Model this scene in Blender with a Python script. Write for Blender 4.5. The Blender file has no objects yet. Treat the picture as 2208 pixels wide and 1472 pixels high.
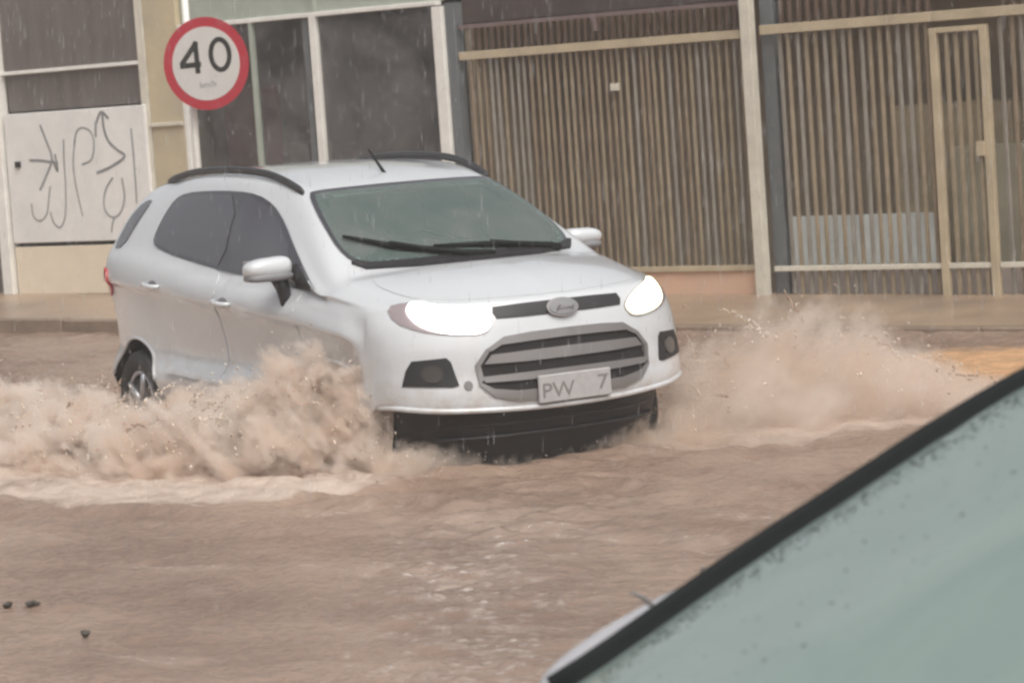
import bpy, bmesh, math, random
import numpy as np
from mathutils import Vector, Matrix, noise
from mathutils.bvhtree import BVHTree
from mathutils.geometry import delaunay_2d_cdt, tessellate_polygon

random.seed(7)
rng = np.random.default_rng(7)
R = math.radians
sc = bpy.context.scene
COL = sc.collection

# ------------------------------------------------------------------ camera
cam_d = bpy.data.cameras.new('camera')
cam = bpy.data.objects.new('camera', cam_d)
COL.objects.link(cam)
sc.camera = cam
FPX = 6000.0
cam_d.sensor_fit = 'HORIZONTAL'
cam_d.sensor_width = 36.0
cam_d.lens = FPX / 2208.0 * 36.0
cam_d.clip_start = 0.1
cam_d.clip_end = 3000.0
_r = Vector((0.7885, 0.6111, -0.0703)); _d = Vector((0.0010, -0.1156, -0.9933)); _f = Vector((-0.6151, 0.7831, -0.0917))
m = Matrix((( _r.x, -_d.x, -_f.x), (_r.y, -_d.y, -_f.y), (_r.z, -_d.z, -_f.z))).to_4x4()
cam.matrix_world = Matrix.Translation((10.0714, -11.6515, 2.0032)) @ m
cam_d.dof.use_dof = True
cam_d.dof.focus_distance = 14.0
cam_d.dof.aperture_fstop = 5.6

# ------------------------------------------------------------------ sky and sun (rain, overcast)
w = bpy.data.worlds.new('World'); sc.world = w; w.use_nodes = True
nt = w.node_tree; nt.nodes.clear()
sky = nt.nodes.new('ShaderNodeTexSky'); sky.sky_type = 'NISHITA'; sky.sun_disc = False
SUN_EL, SUN_AZ = 56.0, 122.0
sky.sun_elevation = R(SUN_EL); sky.sun_rotation = R(SUN_AZ)
sky.air_density = 1.0; sky.dust_density = 6.0; sky.ozone_density = 1.0
hs = nt.nodes.new('ShaderNodeHueSaturation'); hs.inputs['Saturation'].default_value = 0.20
bg = nt.nodes.new('ShaderNodeBackground'); bg.inputs['Strength'].default_value = 0.12
wo = nt.nodes.new('ShaderNodeOutputWorld')
nt.links.new(sky.outputs[0], hs.inputs['Color']); nt.links.new(hs.outputs[0], bg.inputs[0]); nt.links.new(bg.outputs[0], wo.inputs[0])
sd = bpy.data.lights.new('sun', 'SUN'); sun = bpy.data.objects.new('sun', sd); COL.objects.link(sun)
sd.energy = 1.1; sd.angle = R(45); sd.color = (1.0, 0.93, 0.83)
# Nishita rotation 0 = +Y, clockwise
_az = R(SUN_AZ)
_sv = Vector((math.sin(_az) * math.cos(R(SUN_EL)), math.cos(_az) * math.cos(R(SUN_EL)), math.sin(R(SUN_EL))))
sun.rotation_euler = (-_sv).to_track_quat('-Z', 'Y').to_euler()
sun.location = _sv * 40

sc.view_settings.view_transform = 'Standard'; sc.view_settings.look = 'None'
sc.view_settings.gamma = 1.0; sc.view_settings.use_curve_mapping = False
sc.view_settings.exposure = 0.30
sc.render.engine = 'CYCLES'
cy = sc.cycles
cy.use_denoising = True
cy.max_bounces = 8; cy.volume_bounces = 6; cy.transparent_max_bounces = 12
cy.volume_max_steps = 256
cy.pixel_filter_type = 'BLACKMAN_HARRIS'; cy.filter_width = 2.6

# ------------------------------------------------------------------ helpers
def mat(name, color=(.5, .5, .5), rough=.5, metal=0., spec=.5, coat=0., emit=None, estr=0., bump=0., bscale=20., var=0., vscale=4., stretch=(1, 1, 1), color2=None, alpha=1., trans=0.):
    m = bpy.data.materials.new(name); m.use_nodes = True
    t = m.node_tree; b = t.nodes['Principled BSDF']
    b.inputs['Base Color'].default_value = (*color, 1)
    b.inputs['Roughness'].default_value = rough; b.inputs['Metallic'].default_value = metal
    b.inputs['Specular IOR Level'].default_value = spec; b.inputs['Coat Weight'].default_value = coat
    b.inputs['Coat Roughness'].default_value = 0.06
    b.inputs['Alpha'].default_value = alpha
    b.inputs['Transmission Weight'].default_value = trans
    if emit: b.inputs['Emission Color'].default_value = (*emit, 1); b.inputs['Emission Strength'].default_value = estr
    if var or color2 or bump:
        tc = t.nodes.new('ShaderNodeTexCoord'); mp = t.nodes.new('ShaderNodeMapping'); mp.inputs['Scale'].default_value = stretch
        t.links.new(tc.outputs['Object'], mp.inputs[0])
    if var or color2:
        n = t.nodes.new('ShaderNodeTexNoise'); n.inputs['Scale'].default_value = vscale; n.inputs['Detail'].default_value = 6; n.inputs['Roughness'].default_value = .65
        t.links.new(mp.outputs[0], n.inputs['Vector'])
        cr = t.nodes.new('ShaderNodeValToRGB'); cr.color_ramp.elements[0].position = .32; cr.color_ramp.elements[1].position = .68
        if color2 is None:
            a = tuple(c * (1 - var) for c in color); c2 = tuple(min(1, c * (1 + var)) for c in color)
        else: a, c2 = color, color2
        cr.color_ramp.elements[0].color = (*a, 1); cr.color_ramp.elements[1].color = (*c2, 1)
        t.links.new(n.outputs['Fac'], cr.inputs[0]); t.links.new(cr.outputs[0], b.inputs['Base Color'])
    if bump:
        n2 = t.nodes.new('ShaderNodeTexNoise'); n2.inputs['Scale'].default_value = bscale; n2.inputs['Detail'].default_value = 5
        t.links.new(mp.outputs[0], n2.inputs['Vector'])
        bp = t.nodes.new('ShaderNodeBump'); bp.inputs['Strength'].default_value = bump; bp.inputs['Distance'].default_value = .02
        t.links.new(n2.outputs['Fac'], bp.inputs['Height']); t.links.new(bp.outputs[0], b.inputs['Normal'])
    return m

def mesh_obj(name, verts, faces, m, parent=None, smooth=False):
    me = bpy.data.meshes.new(name); me.from_pydata([tuple(v) for v in verts], [], [tuple(f) for f in faces]); me.update()
    if m: me.materials.append(m)
    if smooth: me.polygons.foreach_set('use_smooth', [True] * len(me.polygons))
    o = bpy.data.objects.new(name, me); COL.objects.link(o)
    if parent: o.parent = parent
    return o

def bm_obj(name, bm, m, parent=None, smooth=False):
    me = bpy.data.meshes.new(name); bmesh.ops.recalc_face_normals(bm, faces=bm.faces[:]); bm.to_mesh(me); bm.free()
    if m: me.materials.append(m)
    if smooth: me.polygons.foreach_set('use_smooth', [True] * len(me.polygons))
    o = bpy.data.objects.new(name, me); COL.objects.link(o)
    if parent: o.parent = parent
    return o

def box(name, lo, hi, m, parent=None, bevel=0.004, rot=None):
    bm = bmesh.new(); bmesh.ops.create_cube(bm, size=1)
    c = [(a + b) / 2 for a, b in zip(lo, hi)]; s = [b - a for a, b in zip(lo, hi)]
    for v in bm.verts: v.co = Vector((v.co.x * s[0], v.co.y * s[1], v.co.z * s[2]))
    if bevel: bmesh.ops.bevel(bm, geom=bm.edges[:], offset=min(bevel, min(s) * .3), segments=1, affect='EDGES')
    if rot is not None:
        for v in bm.verts: v.co = rot @ v.co
    for v in bm.verts: v.co += Vector(c)
    return bm_obj(name, bm, m, parent)

def tube_bm(bm, pts, r, n=8, caps=True):
    pts = [Vector(p) for p in pts]
    rs = r if isinstance(r, (list, tuple)) else [r] * len(pts)
    rings = []
    t0 = (pts[1] - pts[0]).normalized(); up = Vector((0, 0, 1)) if abs(t0.z) < .9 else Vector((1, 0, 0))
    u = t0.cross(up).normalized()
    for i, p in enumerate(pts):
        t = (pts[min(i + 1, len(pts) - 1)] - pts[max(i - 1, 0)]).normalized()
        u = (u - t * u.dot(t)).normalized(); v = t.cross(u)
        rings.append([bm.verts.new(p + (u * math.cos(2 * math.pi * k / n) + v * math.sin(2 * math.pi * k / n)) * rs[i]) for k in range(n)])
    for a, b in zip(rings, rings[1:]):
        for k in range(n): bm.faces.new((a[k], a[(k + 1) % n], b[(k + 1) % n], b[k]))
    if caps: bm.faces.new(rings[0][::-1]); bm.faces.new(rings[-1])

def tube(name, pts, r, m, parent=None, n=8):
    bm = bmesh.new(); tube_bm(bm, pts, r, n); return bm_obj(name, bm, m, parent, True)

def empty(name, loc=(0, 0, 0), rz=0., label=None, cat=None, group=None):
    o = bpy.data.objects.new(name, None); COL.objects.link(o); o.location = loc; o.rotation_euler = (0, 0, rz)
    o.empty_display_size = .2
    return tag(o, label, cat, group)

def tag(o, label=None, cat=None, group=None, kind=None):
    if label: o['label'] = label
    if cat: o['category'] = cat
    if group: o['group'] = group
    if kind: o['kind'] = kind
    return o

def crom(P, sub, axis=0):
    """Catmull-Rom through P along axis, sub samples per segment"""
    P = np.moveaxis(np.asarray(P, float), axis, 0); n = len(P)
    Q = np.concatenate([2 * P[:1] - P[1:2], P, 2 * P[-1:] - P[-2:-1]])
    out = []
    for i in range(n - 1):
        p0, p1, p2, p3 = Q[i], Q[i + 1], Q[i + 2], Q[i + 3]
        d1 = (p2 - p0) / 2; d2 = (p3 - p1) / 2
        # limit tangents where spacing is uneven, to avoid overshoot
        L = np.linalg.norm(p2 - p1, axis=-1, keepdims=True)
        for d in (d1, d2):
            l = np.linalg.norm(d, axis=-1, keepdims=True); d *= np.minimum(1, 1.25 * L / np.maximum(l, 1e-9))
        for k in range(sub):
            t = k / sub
            out.append((2 * t**3 - 3 * t**2 + 1) * p1 + (t**3 - 2 * t**2 + t) * d1 + (-2 * t**3 + 3 * t**2) * p2 + (t**3 - t**2) * d2)
    out.append(P[-1]); return np.moveaxis(np.array(out), 0, axis)

def loft(P, su, sv): return crom(crom(P, su, 0), sv, 1)

def grid_faces(nu, nv, off=0, flip=False):
    f = []
    for i in range(nu - 1):
        for j in range(nv - 1):
            a = off + i * nv + j; q = (a, a + 1, a + nv + 1, a + nv)
            f.append(q[::-1] if flip else q)
    return f

def chaikin(p, it=2, closed=True):
    p = [tuple(q) for q in p]
    for _ in range(it):
        o = []
        n = len(p)
        for i in range(n if closed else n - 1):
            a, b = p[i], p[(i + 1) % n]
            o.append(tuple(.75 * x + .25 * y for x, y in zip(a, b))); o.append(tuple(.25 * x + .75 * y for x, y in zip(a, b)))
        p = o
    return p

class Shell:
    def __init__(s, verts, faces):
        s.v = [Vector(v) for v in verts]; s.f = faces; s.bvh = BVHTree.FromPolygons(s.v, faces)
        vn = [Vector((0, 0, 0)) for _ in s.v]
        for f in faces:
            n = (s.v[f[1]] - s.v[f[0]]).cross(s.v[f[2]] - s.v[f[0]]) + (s.v[f[2]] - s.v[f[0]]).cross(s.v[f[-1]] - s.v[f[0]]) * .5
            for i in f: vn[i] += n
        s.n = [n.normalized() if n.length > 1e-12 else Vector((0, 0, 1)) for n in vn]
    def cast(s, u, v, axis, side):
        if axis == 'x': o, d = Vector((4 * side, u, v)), Vector((-side, 0, 0))
        elif axis == 'y': o, d = Vector((u, 3 * side, v)), Vector((0, -side, 0))
        else: o, d = Vector((u, v, 3)), Vector((0, 0, -1))
        h = s.bvh.ray_cast(o, d)
        if h[0] is None:
            h = s.bvh.find_nearest(o + d * (3 if axis != 'y' else 2.2))
        loc, _, fi, _ = h
        n = Vector((0, 0, 0))
        for i in s.f[fi]: n += s.n[i] / max((s.v[i] - loc).length, 1e-4)
        n.normalize()
        if n.dot(d) > 0: n = -n
        return loc, n
def in_poly(p, poly):
    x, y = p; c = False; j = len(poly) - 1
    for i in range(len(poly)):
        xi, yi = poly[i]; xj, yj = poly[j]
        if (yi > y) != (yj > y) and x < (xj - xi) * (y - yi) / (yj - yi + 1e-12) + xi: c = not c
        j = i
    return c

def patch(name, shell, outline, axis, side, offset, thick, m, parent, res=.03, offv=None, keepn=True):
    """a panel that follows the shell: outline in 2D, seen along axis; front face lies offset above the surface, rim goes thick below"""
    pts = []
    n = len(outline)
    for i in range(n):
        a, b = outline[i], outline[(i + 1) % n]
        L = math.dist(a, b); k = max(1, int(L / res))
        for q in range(k): pts.append((a[0] + (b[0] - a[0]) * q / k, a[1] + (b[1] - a[1]) * q / k))
    nb = len(pts); edges = [(i, (i + 1) % nb) for i in range(nb)]
    xs = [p[0] for p in pts]; ys = [p[1] for p in pts]
    gx = np.arange(min(xs) + res, max(xs), res); gy = np.arange(min(ys) + res, max(ys), res)
    allp = list(pts)
    B = np.array(pts)
    for x in gx:
        for y in gy:
            if in_poly((x, y), pts) and np.min(np.hypot(B[:, 0] - x, B[:, 1] - y)) > res * .45: allp.append((x, y))
    vs, es, fs, *_ = delaunay_2d_cdt([Vector(p) for p in allp], edges, [], 1, 1e-6)
    V, N = [], []
    for p in vs:
        loc, nn = shell.cast(p.x, p.y, axis, side)
        V.append(loc + nn * (offset if offv is None else offv(p.x, p.y))); N.append(nn)
    # orient faces
    F = []
    cnt = {}
    for f in fs:
        f = list(f); nn = (V[f[1]] - V[f[0]]).cross(V[f[2]] - V[f[0]])
        if nn.dot(N[f[0]]) < 0: f.reverse()
        F.append(f)
        for a, b in zip(f, f[1:] + f[:1]): cnt[(a, b)] = 1
    rim = [(a, b) for (a, b) in cnt if (b, a) not in cnt]
    idx = {}
    base = len(V)
    for a, b in rim:
        for q in (a, b):
            if q not in idx: idx[q] = len(V); V.append(V[q] - N[q] * (thick + offset))
    for a, b in rim: F.append([b, a, idx[a], idx[b]])
    o = mesh_obj(name, V, F, m, parent, True)
    if keepn:
        nrm = N + [None] * (len(V) - base)
        inv = {v: k for k, v in idx.items()}
        ln = []
        for poly in o.data.polygons:
            isrim = poly.index >= len(fs)
            for li in poly.loop_indices:
                vi = o.data.loops[li].vertex_index
                ln.append(tuple(poly.normal) if isrim else tuple(N[vi]))
        try: o.data.normals_split_custom_set(ln)
        except Exception: pass
    return o

# ------------------------------------------------------------------ the white car's skin, as control points (x forward, y left, z up)
def interp(x, xs, ys): return float(np.interp(x, xs, ys))
def suv_shell():
    zc = lambda x: interp(x, [-2, -1.83, 1.03, 1.55], [1.01, 1.0, .85, .80])
    zb = lambda x: interp(x, [-2, -1.36, -.8, -.1, 1.0], [1.25, 1.235, 1.15, 1.09, 1.02])
    S = []
    def side(x, wsc=1., xlow=None):
        c, b = zc(x), zb(x)
        P = [(.62, .26), (.80, .33), (.862, .42), (.862, .50), (.815, .62), (.862, c - .03), (.890, c + .012), (.868, (c + b) / 2 + .01), (.812, b - .012)]
        return [[x if xlow is None else xlow, y * wsc, z] for y, z in P]
    def st(x, up, wsc=1.): S.append(side(x, wsc) + up)
    # rear closing ring
    r = side(-1.97, .93)
    for k, q in enumerate(r): q[0] = [-1.9, -1.97, -1.99, -1.99, -1.985, -1.98, -1.975, -1.965, -1.94][k]
    r += [[-1.83, .70, 1.38], [-1.74, .60, 1.50], [-1.70, .51, 1.548], [-1.70, .40, 1.57], [-1.71, .22, 1.585], [-1.715, 0, 1.59]]
    r0 = [[x - .05 * (1 - k / 20), y * .8, z] for k, (x, y, z) in enumerate(r)]
    rc = [[x - .09 * (1 - k / 20), 0, z] for k, (x, y, z) in enumerate(r)]
    S += [rc, r0, r]
    st(-1.86, [[-1.76, .715, 1.39], [-1.68, .625, 1.51], [-1.64, .535, 1.562], [-1.64, .42, 1.588], [-1.64, .23, 1.602], [-1.64, 0, 1.606]], .972)
    st(-1.55, [[-1.48, .735, 1.38], [-1.42, .655, 1.50], [-1.40, .56, 1.572], [-1.40, .44, 1.603], [-1.40, .24, 1.618], [-1.40, 0, 1.623]], .998)
    st(-1.10, [[-1.08, .745, 1.35], [-1.05, .665, 1.520], [-1.03, .585, 1.602], [-1.03, .45, 1.617], [-1.03, .25, 1.633], [-1.03, 0, 1.638]])
    st(-.60, [[-.60, .745, 1.33], [-.60, .66, 1.536], [-.60, .588, 1.608], [-.60, .45, 1.62], [-.60, .25, 1.636], [-.60, 0, 1.641]])
    st(-.15, [[-.15, .745, 1.31], [-.15, .648, 1.516], [-.12, .580, 1.585], [-.10, .45, 1.593], [-.08, .25, 1.608], [-.07, 0, 1.613]])
    st(.16, [[.16, .748, 1.27], [.16, .645, 1.435], [.31, .562, 1.507], [.345, .44, 1.518], [.375, .25, 1.526], [.39, 0, 1.53]])
    st(.55, [[.58, .79, 1.165], [.60, .735, 1.25], [.71, .655, 1.318], [.77, .48, 1.334], [.81, .26, 1.344], [.83, 0, 1.348]])
    st(.97, [[1.02, .845, 1.02], [1.05, .815, 1.045], [1.09, .745, 1.10], [1.15, .50, 1.122], [1.21, .27, 1.136], [1.25, 0, 1.142]])
    f1 = side(1.20); f1[8] = [1.17, .845, .985]; f1[7] = [1.2, .868, .93]
    S.append(f1 + [[1.21, .845, 1.01], [1.23, .81, 1.03], [1.26, .725, 1.066], [1.31, .50, 1.092], [1.35, .27, 1.108], [1.38, 0, 1.114]])
    f2 = side(1.40); f2[8] = [1.38, .842, .962]; f2[7] = [1.39, .865, .905]
    S.append(f2 + [[1.42, .828, .985], [1.46, .775, 1.0], [1.52, .67, 1.025], [1.59, .48, 1.045], [1.65, .26, 1.056], [1.68, 0, 1.06]])
    F = [[1.46, .66, .40], [1.52, .80, .405], [1.55, .85, .42], [1.55, .855, .50], [1.55, .855, .60], [1.55, .858, .70], [1.55, .858, .78], [1.55, .848, .85], [1.56, .832, .93],
         [1.63, .79, .955], [1.73, .715, .965], [1.82, .61, .966], [1.90, .47, .962], [1.965, .26, .957], [1.985, 0, .955]]
    S.append(F)
    A = loft(np.array(S), 14, 8)
    # wheel arch bulges
    for cx, amp in ((-1.52, .035), (1.17, .03)):
        d2 = ((A[..., 0] - cx) / .50) ** 2 + ((A[..., 2] - .42) / .42) ** 2
        m_ = np.clip((A[..., 1] - .6) / .2, 0, 1) * (A[..., 2] < 1.1)
        A[..., 1] += m_ * amp * np.exp(-d2 ** 2)
    rows = [F[7:],
        [[1.55, .858, .78], [1.62, .848, .84], [1.70, .812, .865], [1.79, .742, .875], [1.88, .625, .88], [1.955, .48, .882], [2.01, .27, .884], [2.03, 0, .885]],
        [[1.55, .858, .70], [1.64, .853, .745], [1.74, .82, .755], [1.83, .75, .757], [1.915, .635, .758], [1.985, .48, .76], [2.04, .27, .76], [2.06, 0, .76]],
        [[1.55, .855, .60], [1.65, .852, .62], [1.76, .822, .625], [1.85, .752, .625], [1.93, .64, .625], [2.0, .49, .625], [2.06, .27, .625], [2.082, 0, .625]],
        [[1.55, .855, .50], [1.65, .85, .525], [1.76, .825, .53], [1.855, .76, .525], [1.945, .65, .515], [2.02, .49, .508], [2.075, .27, .503], [2.09, 0, .50]],
        [[1.55, .85, .42], [1.65, .845, .485], [1.75, .818, .482], [1.845, .758, .47], [1.935, .648, .457], [2.01, .49, .447], [2.062, .27, .438], [2.08, 0, .435]],
        [[1.50, .83, .41], [1.62, .82, .465], [1.72, .79, .462], [1.81, .735, .45], [1.895, .63, .438], [1.96, .48, .428], [2.01, .27, .42], [2.025, 0, .416]]]
    B = loft(np.array(rows), 8, 8)
    d2 = ((B[..., 0] - 1.17) / .50) ** 2 + ((B[..., 2] - .42) / .42) ** 2
    B[..., 1] += np.clip((B[..., 1] - .6) / .2, 0, 1) * .03 * np.exp(-d2 ** 2)
    return A, B
A, B = suv_shell()
def both(G, off, flip):
    nu, nv = G.shape[:2]
    V = list(map(tuple, G.reshape(-1, 3))); F = grid_faces(nu, nv, off, flip)
    M = G.copy(); M[..., 1] *= -1
    V2 = list(map(tuple, M.reshape(-1, 3))); F2 = grid_faces(nu, nv, off + len(V), not flip)
    return V + V2, F + F2
vA, fA = both(A, 0, True); vB, fB = both(B, 0, True)
ALLV = vA + vB; ALLF = fA + [tuple(i + len(vA) for i in f) for f in fB]
shell = Shell(ALLV, ALLF)
#@@SHELL_END
# ------------------------------------------------------------------ materials
M = {}
M['paint'] = mat('wet_white_paint', (.61, .63, .65), rough=.30, coat=1., spec=.5)
def dirty_paint(m):
    t = m.node_tree; b = t.nodes['Principled BSDF']; N, L = t.nodes.new, t.links.new
    base = tuple(b.inputs['Base Color'].default_value)
    tc = N('ShaderNodeTexCoord'); sx = N('ShaderNodeSeparateXYZ'); L(tc.outputs['Object'], sx.inputs[0])
    mr = N('ShaderNodeMapRange'); mr.inputs['From Min'].default_value = .80; mr.inputs['From Max'].default_value = .38; mr.inputs['To Max'].default_value = .62; L(sx.outputs[2], mr.inputs['Value'])
    n = N('ShaderNodeTexNoise'); n.inputs['Scale'].default_value = 9; n.inputs['Detail'].default_value = 8; n.inputs['Roughness'].default_value = .75; L(tc.outputs['Object'], n.inputs['Vector'])
    q = N('ShaderNodeMapRange'); q.inputs['From Min'].default_value = .42; q.inputs['From Max'].default_value = .66; L(n.outputs['Fac'], q.inputs['Value'])
    mu = N('ShaderNodeMath'); mu.operation = 'MULTIPLY'; L(mr.outputs[0], mu.inputs[0]); L(q.outputs[0], mu.inputs[1])
    mx = N('ShaderNodeMix'); mx.data_type = 'RGBA'; L(mu.outputs[0], mx.inputs[0]); mx.inputs[6].default_value = base; mx.inputs[7].default_value = (.40, .31, .24, 1); L(mx.outputs[2], b.inputs['Base Color'])
    n2 = N('ShaderNodeTexNoise'); n2.inputs['Scale'].default_value = 70; n2.inputs['Detail'].default_value = 2; L(tc.outputs['Object'], n2.inputs['Vector'])
    bp = N('ShaderNodeBump'); bp.inputs['Strength'].default_value = .10; bp.inputs['Distance'].default_value = .003; L(n2.outputs['Fac'], bp.inputs['Height']); L(bp.outputs[0], b.inputs['Coat Normal'])
dirty_paint(M['paint'])
M['black'] = mat('black_plastic', (.018, .018, .02), rough=.5)
M['rubber'] = mat('rubber', (.006, .009, .009), rough=.75, spec=.25)
M['dark'] = mat('dark_cavity', (.010, .009, .009), rough=.8)
M['chrome'] = mat('dull_chrome', (.29, .275, .27), rough=.35, metal=.6)
M['rail'] = mat('rail_grey', (.035, .035, .037), rough=.4)
M['tint'] = mat('tinted_side_glass', (.055, .053, .066), rough=.12, coat=.6, spec=.6)
M['trim'] = mat('window_trim', (.048, .047, .056), rough=.15, coat=.4)
M['red'] = mat('red_lamp_plastic', (.45, .03, .03), rough=.2, coat=.6)
M['lens'] = mat('headlight_lens_lit', (.8, .8, .8), rough=.1, emit=(1.0, .98, .93), estr=7.)
M['lens_y'] = mat('headlight_lens_lit_warm', (.8, .8, .7), rough=.1, emit=(1.0, .97, .66), estr=1.35)
M['lens2'] = mat('headlight_lens_unlit', (.30, .25, .26), rough=.15, coat=.8)
M['tyre'] = mat('tyre', (.02, .02, .02), rough=.7)
M['rim'] = mat('alloy', (.45, .45, .47), rough=.35, metal=.8)
M['plate'] = mat('number_plate', (.42, .41, .41), rough=.5, var=.08, vscale=30)
M['ink'] = mat('plate_ink', (.215, .205, .20), rough=.6)
M['seat'] = mat('seat_cloth', (.07, .065, .06), rough=.9)
M['mirrorg'] = mat('mirror_lower_grey', (.22, .22, .23), rough=.5)

def windscreen_mat(name, col, tcol, transp, rough=.03):
    m = bpy.data.materials.new(name); m.use_nodes = True; t = m.node_tree; t.nodes.clear()
    out = t.nodes.new('ShaderNodeOutputMaterial')
    tr = t.nodes.new('ShaderNodeBsdfTransparent'); tr.inputs[0].default_value = (*tcol, 1)
    pb = t.nodes.new('ShaderNodeBsdfPrincipled'); pb.inputs['Base Color'].default_value = (*col, 1); pb.inputs['Roughness'].default_value = rough; pb.inputs['Specular IOR Level'].default_value = .7
    n = t.nodes.new('ShaderNodeTexNoise'); n.inputs['Scale'].default_value = 60; bp = t.nodes.new('ShaderNodeBump'); bp.inputs['Strength'].default_value = .06; bp.inputs['Distance'].default_value = .002
    tc = t.nodes.new('ShaderNodeTexCoord'); t.links.new(tc.outputs['Object'], n.inputs['Vector']); t.links.new(n.outputs['Fac'], bp.inputs['Height']); t.links.new(bp.outputs[0], pb.inputs['Normal'])
    mx = t.nodes.new('ShaderNodeMixShader'); mx.inputs[0].default_value = 1 - transp
    t.links.new(tr.outputs[0], mx.inputs[1]); t.links.new(pb.outputs[0], mx.inputs[2]); t.links.new(mx.outputs[0], out.inputs[0])
    return m
M['screen'] = windscreen_mat('windscreen_glass', (.17, .225, .21), (.62, .76, .70), .42)

def glass_mottle(m, c1, c2, sc_):  # blends the glass base colour between two tones by noise
    t = m.node_tree; b = [n for n in t.nodes if n.type == 'BSDF_PRINCIPLED'][0]; tc = [n for n in t.nodes if n.type == 'TEX_COORD'][0]
    n = t.nodes.new('ShaderNodeTexNoise'); n.inputs['Scale'].default_value = sc_; n.inputs['Detail'].default_value = 7; n.inputs['Roughness'].default_value = .62; n.inputs['Distortion'].default_value = .8
    cr = t.nodes.new('ShaderNodeValToRGB'); cr.color_ramp.elements[0].position = .36; cr.color_ramp.elements[1].position = .72; cr.color_ramp.elements[0].color = (*c1, 1); cr.color_ramp.elements[1].color = (*c2, 1)
    t.links.new(tc.outputs['Object'], n.inputs['Vector']); t.links.new(n.outputs['Fac'], cr.inputs[0]); t.links.new(cr.outputs[0], b.inputs['Base Color']); return m
glass_mottle(M['screen'], (.14, .195, .18), (.25, .275, .26), 2.4)  # windscreen colour varies between two tones

# ------------------------------------------------------------------ the white car
WB = ((-1.52, .28), (1.17, .28)); RA = .395
car = empty('parked_car', (0, 0, 0), R(-23), 'white compact sport utility car with lit headlights ploughing through the brown flood water', 'car')
car.name = 'driving_car'

def mirrored(ol): return ol + [(-u, v) for u, v in ol[::-1] if abs(u) > 1e-6]
ws_half = [(0, 1.518), (.30, 1.515), (.50, 1.508), (.548, 1.498), (.600, 1.403), (.636, 1.309), (.655, 1.225), (.640, 1.165), (.585, 1.128), (.36, 1.124), (.14, 1.130), (0, 1.132)]
WS = chaikin(mirrored(ws_half), 1)
def shrink(poly, d):
    cx = sum(p[0] for p in poly) / len(poly); cy_ = sum(p[1] for p in poly) / len(poly)
    o = []
    n = len(poly)
    for i in range(n):
        a, b, c = poly[i - 1], poly[i], poly[(i + 1) % n]
        tx, ty = c[0] - a[0], c[1] - a[1]; l = math.hypot(tx, ty) + 1e-9; nx, ny = -ty / l, tx / l
        if (cx - b[0]) * nx + (cy_ - b[1]) * ny < 0: nx, ny = -nx, -ny
        o.append((b[0] + nx * d, b[1] + ny * d))
    return o
WSi = shrink(WS, .03)
# skin: faces within wheel arches and the windscreen opening are left out
def build_skin():
    V = [Vector(v) for v in ALLV]
    F, cut = [], [set(), set()]
    for f in ALLF:
        c = sum((V[i] for i in f), Vector()) / len(f); gone = False
        if abs(c.y) > .60:
            for k, (cx, cz) in enumerate(WB):
                if math.hypot(c.x - cx, c.z - cz) < RA: cut[k].update(f); gone = True
        if gone: continue
        if .2 < c.x < 1.35 and c.z > 1.1 and in_poly((c.y, c.z), WSi): continue
        F.append(f)
    used = set(i for f in F for i in f)
    for k, (cx, cz) in enumerate(WB):       # the edge of each arch opening is drawn onto its circle
        for i in cut[k] & used:
            v = V[i]; d = math.hypot(v.x - cx, v.z - cz)
            if abs(d - RA) < .06: v.x = cx + (v.x - cx) * RA / d; v.z = cz + (v.z - cz) * RA / d
    o = mesh_obj('body', V, F, M['paint'], car, True)
    bm = bmesh.new(); bm.from_mesh(o.data); bmesh.ops.remove_doubles(bm, verts=bm.verts, dist=.0004)
    bmesh.ops.delete(bm, geom=[v for v in bm.verts if not v.link_faces], context='VERTS')
    bmesh.ops.recalc_face_normals(bm, faces=bm.faces[:]); bm.to_mesh(o.data); bm.free()
    return o
build_skin()

def arc(cx, cz, r, a0, a1, n=20): return [(cx + r * math.cos(R(a0 + (a1 - a0) * k / n)), cz + r * math.sin(R(a0 + (a1 - a0) * k / n))) for k in range(n + 1)]
# wheels, arches
def make_wheel(cx, sy):
    bm = bmesh.new()
    r, wd = .325, .205; prof = [(.20, -wd / 2 + .02), (.29, -wd / 2), (.315, -wd / 2 + .02), (r, -wd / 4), (r, wd / 4), (.315, wd / 2 - .02), (.29, wd / 2), (.20, wd / 2 - .02)]
    n = 40; rings = []
    for k in range(n):
        a = 2 * math.pi * k / n; rings.append([bm.verts.new((q * math.cos(a), y, q * math.sin(a))) for q, y in prof])
    for k in range(n):
        a, b = rings[k], rings[(k + 1) % n]
        for j in range(len(prof)): bm.faces.new((a[j], a[(j + 1) % len(prof)], b[(j + 1) % len(prof)], b[j]))
    w_ = bm_obj('wheel', bm, M['tyre'], car, True); w_.location = (cx, sy * .765, .28)
    bm = bmesh.new(); ys = sy * .075
    tube_bm(bm, [(0, ys - .02 * sy, 0), (0, ys, 0)], [.06, .055], 16)
    for k in range(5):
        a = 2 * math.pi * k / 5
        tube_bm(bm, [(.03 * math.cos(a), ys, .03 * math.sin(a)), (.20 * math.cos(a), ys + .005 * sy, .20 * math.sin(a))], [.030, .022], 6)
    ring = [(.195 * math.cos(2 * math.pi * k / 32), ys, .195 * math.sin(2 * math.pi * k / 32)) for k in range(33)]
    tube_bm(bm, ring, .014, 6, caps=False)
    bm_obj('rim', bm, M['rim'], w_, True)
    bm = bmesh.new(); tube_bm(bm, [(0, sy * -.05, 0), (0, sy * .02, 0)], .19, 24); bm_obj('brake_disc', bm, M['dark'], w_, False)
for cx in (-1.52, 1.17):
    for sy in (-1, 1): make_wheel(cx, sy)
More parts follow.
